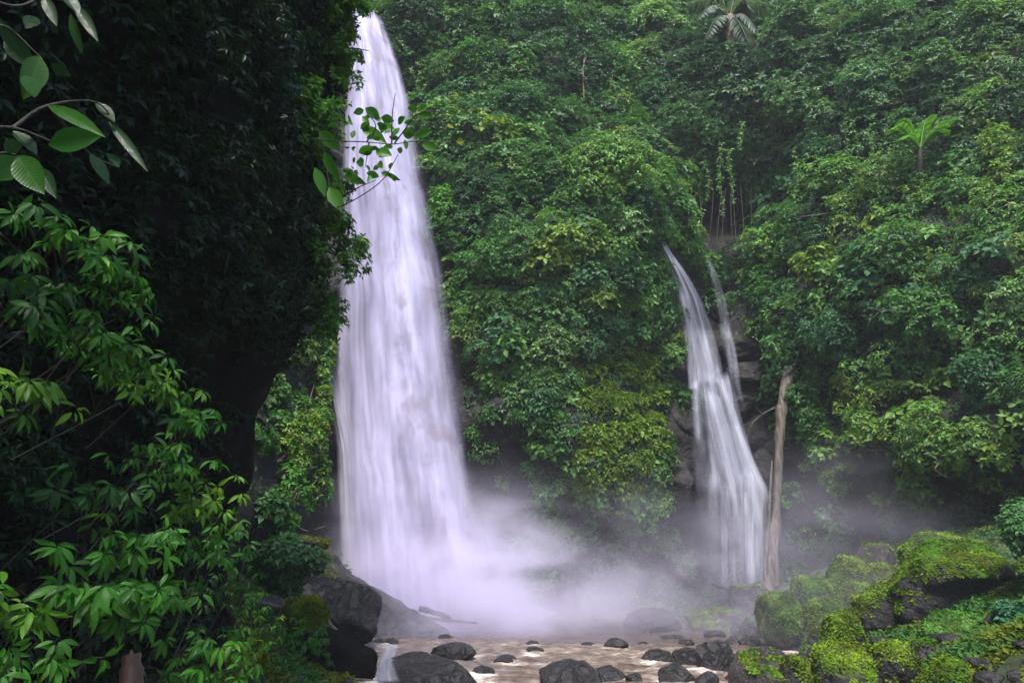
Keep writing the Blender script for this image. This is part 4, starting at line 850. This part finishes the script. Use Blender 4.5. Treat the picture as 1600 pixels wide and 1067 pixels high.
def bank_shrub(px, py, rx, ry, ns, Lf, col, label, out=.25, tip=None):
    rg = np.random.default_rng(int(px * 3 + py)); a = wall_at(px, py); D = a[1] / FPX * 1.1
    r = np.array((rx * D * .9, rx * D * .9, ry * D)); nn = norm(np.array((1.0, -.4, .25))); c = a + nn * out
    root = a + np.array((-.1, 0, r[2] * .3)); root[0] = float(wall_x(np.array(root[1]), np.array(root[2])))
    t = thing("hanging_shrub", label, "shrub", root, "shrubs hanging from the dark bank"); mb = MB()
    k = 7 + int(rx * ry / 330); loose = tip is not None
    for j in range(k):
        d = rg.normal(size=3) * .6; d = d / max(1, np.linalg.norm(d))
        if loose: d = d + np.array((.22, 0, .1))
        mb.add(*lump(c + d * r * 1.05, r * rg.uniform(.28, .5) * (1, 1, rg.uniform(.8, 1.5)), nn, int((.95 if loose else .7) * ns / k), 6, Lf * rg.uniform(.8, 1.15), np.array(col) * rg.uniform(.55, 1.35), rg, .6, .42, .95, None if tip is None else np.array(tip)))
    if loose:
        for j in range(7):                                  # long sprays sticking out past the rest
            e = c + np.array((rg.uniform(.35, .75), rg.uniform(-.4, .4), rg.uniform(-.5, .5))) * (1, 1, r[2] * 1.4); cv = curve([c, (c + e) / 2 + np.array((0, 0, .12)), e - np.array((0, 0, .12))], 12); q = cv[rg.integers(3, 12, 26)] + rg.normal(size=(26, 3)) * .04
            mb.add(*rosettes(q, norm(rg.normal(size=(26, 3)) * .5 + (0, -.3, .7)), 3, Lf * .9, np.array(col) * rg.uniform(.7, 1.2), rg, .6, .4))
    mb.build("foliage", M['leaf_wall'], t); tb = MB()
    for j in range(6):
        e = c + rg.normal(size=3) * r * .5; tb.tube(curve([root, (root + e) / 2 + np.array((.1, 0, .15)), e], 8), np.linspace(.03, .008, 8), 5)
    tb.build("stem", M['twig'], t, True)
SHADE_LEAF = (.006, .022, .006); LIT_LEAF = (.085, .200, .022)  # shaded and lit leaf tones: light at the bank's edge put into colour
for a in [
 (500, 22, 48, 42, 300, .15, LIT_LEAF, "lit leafy bush at the top edge where the bank meets the tall waterfall", .3, (.10, .19, .015)),
 (494, 100, 46, 46, 320, .14, LIT_LEAF, "lit leafy bush above the twig that crosses the waterfall", .3, (.09, .17, .02)),
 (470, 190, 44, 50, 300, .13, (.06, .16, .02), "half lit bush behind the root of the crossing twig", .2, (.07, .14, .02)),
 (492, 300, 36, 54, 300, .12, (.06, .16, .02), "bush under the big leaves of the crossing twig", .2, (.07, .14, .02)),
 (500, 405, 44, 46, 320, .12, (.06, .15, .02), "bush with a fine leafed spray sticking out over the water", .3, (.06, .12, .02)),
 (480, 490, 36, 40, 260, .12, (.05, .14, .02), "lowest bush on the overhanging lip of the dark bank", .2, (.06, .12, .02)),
 (400, 60, 70, 60, 220, .14, SHADE_LEAF, "dark bush near the top edge left of the lit ones"),
 (390, 180, 70, 60, 240, .13, SHADE_LEAF, "dark bush with glinting leaves left of the crossing twig's root"),
 (420, 340, 60, 60, 240, .12, SHADE_LEAF, "dark bush left of the crossing twig's hanging big leaves"),
 (410, 460, 56, 50, 200, .12, SHADE_LEAF, "dark bush on the overhang left of its lowest bush"),
 (280, 100, 80, 80, 200, .14, SHADE_LEAF, "nearly black bush between the big leaved plant and the lit bushes"),
 (290, 260, 76, 70, 200, .13, SHADE_LEAF, "nearly black bush right of the veined leaves"),
 (330, 400, 60, 60, 160, .12, SHADE_LEAF, "nearly black bush above the cave-like shade"),
 (200, 300, 60, 60, 160, .14, SHADE_LEAF, "nearly black bush just above the lit glossy ones")]: bank_shrub(*a)
def bank_cover():
    rg = np.random.default_rng(77); n = 5200; y = rg.uniform(2, 14.6, n); z = rg.uniform(-.5, 20, n); p = np.stack([wall_x(y, z), y, z], -1); px, py = proj(p)
    f = np.where((py > 560) & (px > 300), .06, np.where(py > 520, .6, .95)); sel = (px > -150) & (px < 620) & (py > -260) & (rg.random(n) < f); p = p[sel]
    mb = MB(); e = np.array((1.0, -.3, .3)); e /= np.linalg.norm(e)
    for q in p: mb.add(*lump(q + e * .08, (.3, .3, .3), e, 5, 6, .12 * rg.uniform(.8, 1.3), np.array(SHADE_LEAF) * rg.uniform(.6, 1.6), rg, .6, .4, .4))
    tag(mb.build("bank_creepers", M['leaf_wall']), "dark trailing creepers over the shaded bank", "creepers", kind="stuff")
bank_cover()
st = thing("tree_stump", "reddish brown broken stump at the bottom edge among the glossy bushes", "stump", P(205, 1085, 5.6)); mb = MB()
mb.tube(curve([P(203, 1090, 5.6), P(206, 1050, 5.6), P(205, 1022, 5.6)], 10), np.linspace(.09, .07, 10) * (1 + .1 * rng.normal(size=10)), 9); mb.build("trunk", M['redbark'], st, True)
for dx in (-9, 0, 8):
    b = MB(); b.tube(curve([P(205 + dx, 1026, 5.6), P(205 + dx * 1.2, 1014 + abs(dx), 5.6)], 5), np.linspace(.028, .004, 5), 5); b.build("splinter", M['redbark'], st)
def big_bush(px, py, rx, ry, Y, label, col, leaf, n=10):
    rg = np.random.default_rng(int(px)); c = P(px, py, Y); D = Y / FPX * 1.03; r = np.array((rx * D, rx * D * .8, ry * D)); root = c - np.array((0, 0, r[2])); nn = norm(np.array((-.4, -.8, .3)))
    t = thing("shrub", label, "shrub", root); mb = MB()
    for j in range(n):
        d = norm(rg.normal(size=3) + (0, -.4, .3)); mb.add(*lump(c + d * r * .6, r * .5, nn, 90, 6, leaf, np.array(col) * rg.uniform(.8, 1.2), rg, .3, .6, .3))
    mb.build("foliage", M['leaf_far'], t); tb = MB()
    for j in range(5):
        e = c + rg.normal(size=3) * r * .4; tb.tube(curve([root, (root + e) / 2, e], 8), np.linspace(.05, .015, 8), 5)
    tb.build("stem", M['bark'], t, True)
big_bush(1622, 850, 56, 62, 18.6, "tall leafy mound at the right edge behind the huge moss topped boulder", (.045, .125, .035), .12, 16)
big_bush(452, 885, 52, 40, 26, "dark rounded shrub on the rock spur behind the moss capped boulder", (.030, .085, .026), .26)
big_bush(1585, 965, 30, 26, 17, "small blue-green plant in the nook beside the huge boulder's dark face", (.030, .12, .05), .14, 6)

# ------------------------------------------------------------------ mist at the foot of the falls, thin haze everywhere
def box(name, lo, hi, mat):
    x0, y0, z0 = lo; x1, y1, z1 = hi
    V = [(x, y, z) for z in (z0, z1) for y in (y0, y1) for x in (x0, x1)]
    return mesh(name, V, np.array([[0, 2, 3, 1], [4, 5, 7, 6], [0, 1, 5, 4], [1, 3, 7, 5], [3, 2, 6, 7], [2, 0, 4, 6]]), mat)
def mist_material(blobs, color):
    m, N, L, out = newmat("mist")
    g = N("TexCoord"); pos = g.outputs["Object"]; tot = None
    n = N("TexNoise", i_Scale=.42, i_Detail=3.0, i_Roughness=.55, i_Distortion=.6); mp = N("Mapping"); mp.inputs["Scale"].default_value = (.8, .8, 1.3); L(pos, mp.inputs[0]); L(mp.outputs[0], n.inputs["Vector"])
    for c, s, k in blobs:
        a = N("VectorMath", operation='SUBTRACT'); L(pos, a.inputs[0]); a.inputs[1].default_value = c
        b = N("VectorMath", operation='DIVIDE'); L(a.outputs[0], b.inputs[0]); b.inputs[1].default_value = s
        d = N("VectorMath", operation='DOT_PRODUCT'); L(b.outputs[0], d.inputs[0]); L(b.outputs[0], d.inputs[1])
        e = mathn(N, L, 'MULTIPLY', mathn(N, L, 'EXPONENT', mathn(N, L, 'MULTIPLY', d.outputs["Value"], -1.0)), k)
        tot = e if tot is None else mathn(N, L, 'ADD', tot, e)
    nz = N("MapRange", i_1=.36, i_2=.66); nz.inputs[3].default_value = .25; nz.inputs[4].default_value = 1.7; L(n.outputs["Fac"], nz.inputs[0])
    den = mathn(N, L, 'MAXIMUM', mathn(N, L, 'SUBTRACT', mathn(N, L, 'MULTIPLY', tot, nz.outputs[0]), .004), 0.0)
    v = N("VolumePrincipled"); v.inputs["Color"].default_value = (*color, 1); v.inputs["Anisotropy"].default_value = .1; L(den, v.inputs["Density"]); L(v.outputs[0], out.inputs["Volume"]); return m
def bl(px, py, Y, sx, sy, sz, k): return (tuple(float(x) for x in P(px, py, Y)), (sx, sy, sz), k)
mist = box("mist", (-10, 20.5, -.3), (20, 34.2, 14), mist_material([
    bl(690, 945, 30.6, 3.6, 1.8, 2.4, .9), bl(775, 905, 30.9, 1.6, 1.3, 2.2, .35), bl(800, 965, 30.2, 4.0, 1.8, 1.6, .34), bl(760, 880, 31.4, 2.4, 1.4, 2.4, .30), bl(940, 960, 29.8, 5.0, 2.2, 1.5, .08), bl(1300, 920, 23.4, 4.5, 1.6, 1.8, .06), bl(1520, 900, 22, 3.0, 1.0, 1.4, .05), bl(900, 870, 31.5, 4.5, 1.6, 2.6, .05),
    bl(1140, 930, 32.2, 3.4, 1.5, 2.0, .10), bl(1180, 980, 29, 4.0, 2.2, .9, .09), bl(1330, 820, 31.5, 5.0, 1.8, 3.0, .07), bl(1060, 900, 32, 3.5, 1.5, 3.0, .06), bl(560, 850, 31.8, 1.6, 1.2, 3.0, .12)], (.86, .81, .98)))
tag(mist, "pale lavender spray drifting from the foot of the tall waterfall", "mist", kind="stuff")
m, N, L, out = newmat("haze"); v = N("VolumePrincipled"); v.inputs["Color"].default_value = (.86, .89, 1.0, 1); v.inputs["Density"].default_value = .0005; L(v.outputs[0], out.inputs["Volume"])
tag(box("haze", (-205, -205, -6), (205, 265, 75), m), "thin damp air in the gorge", "haze", kind="stuff")
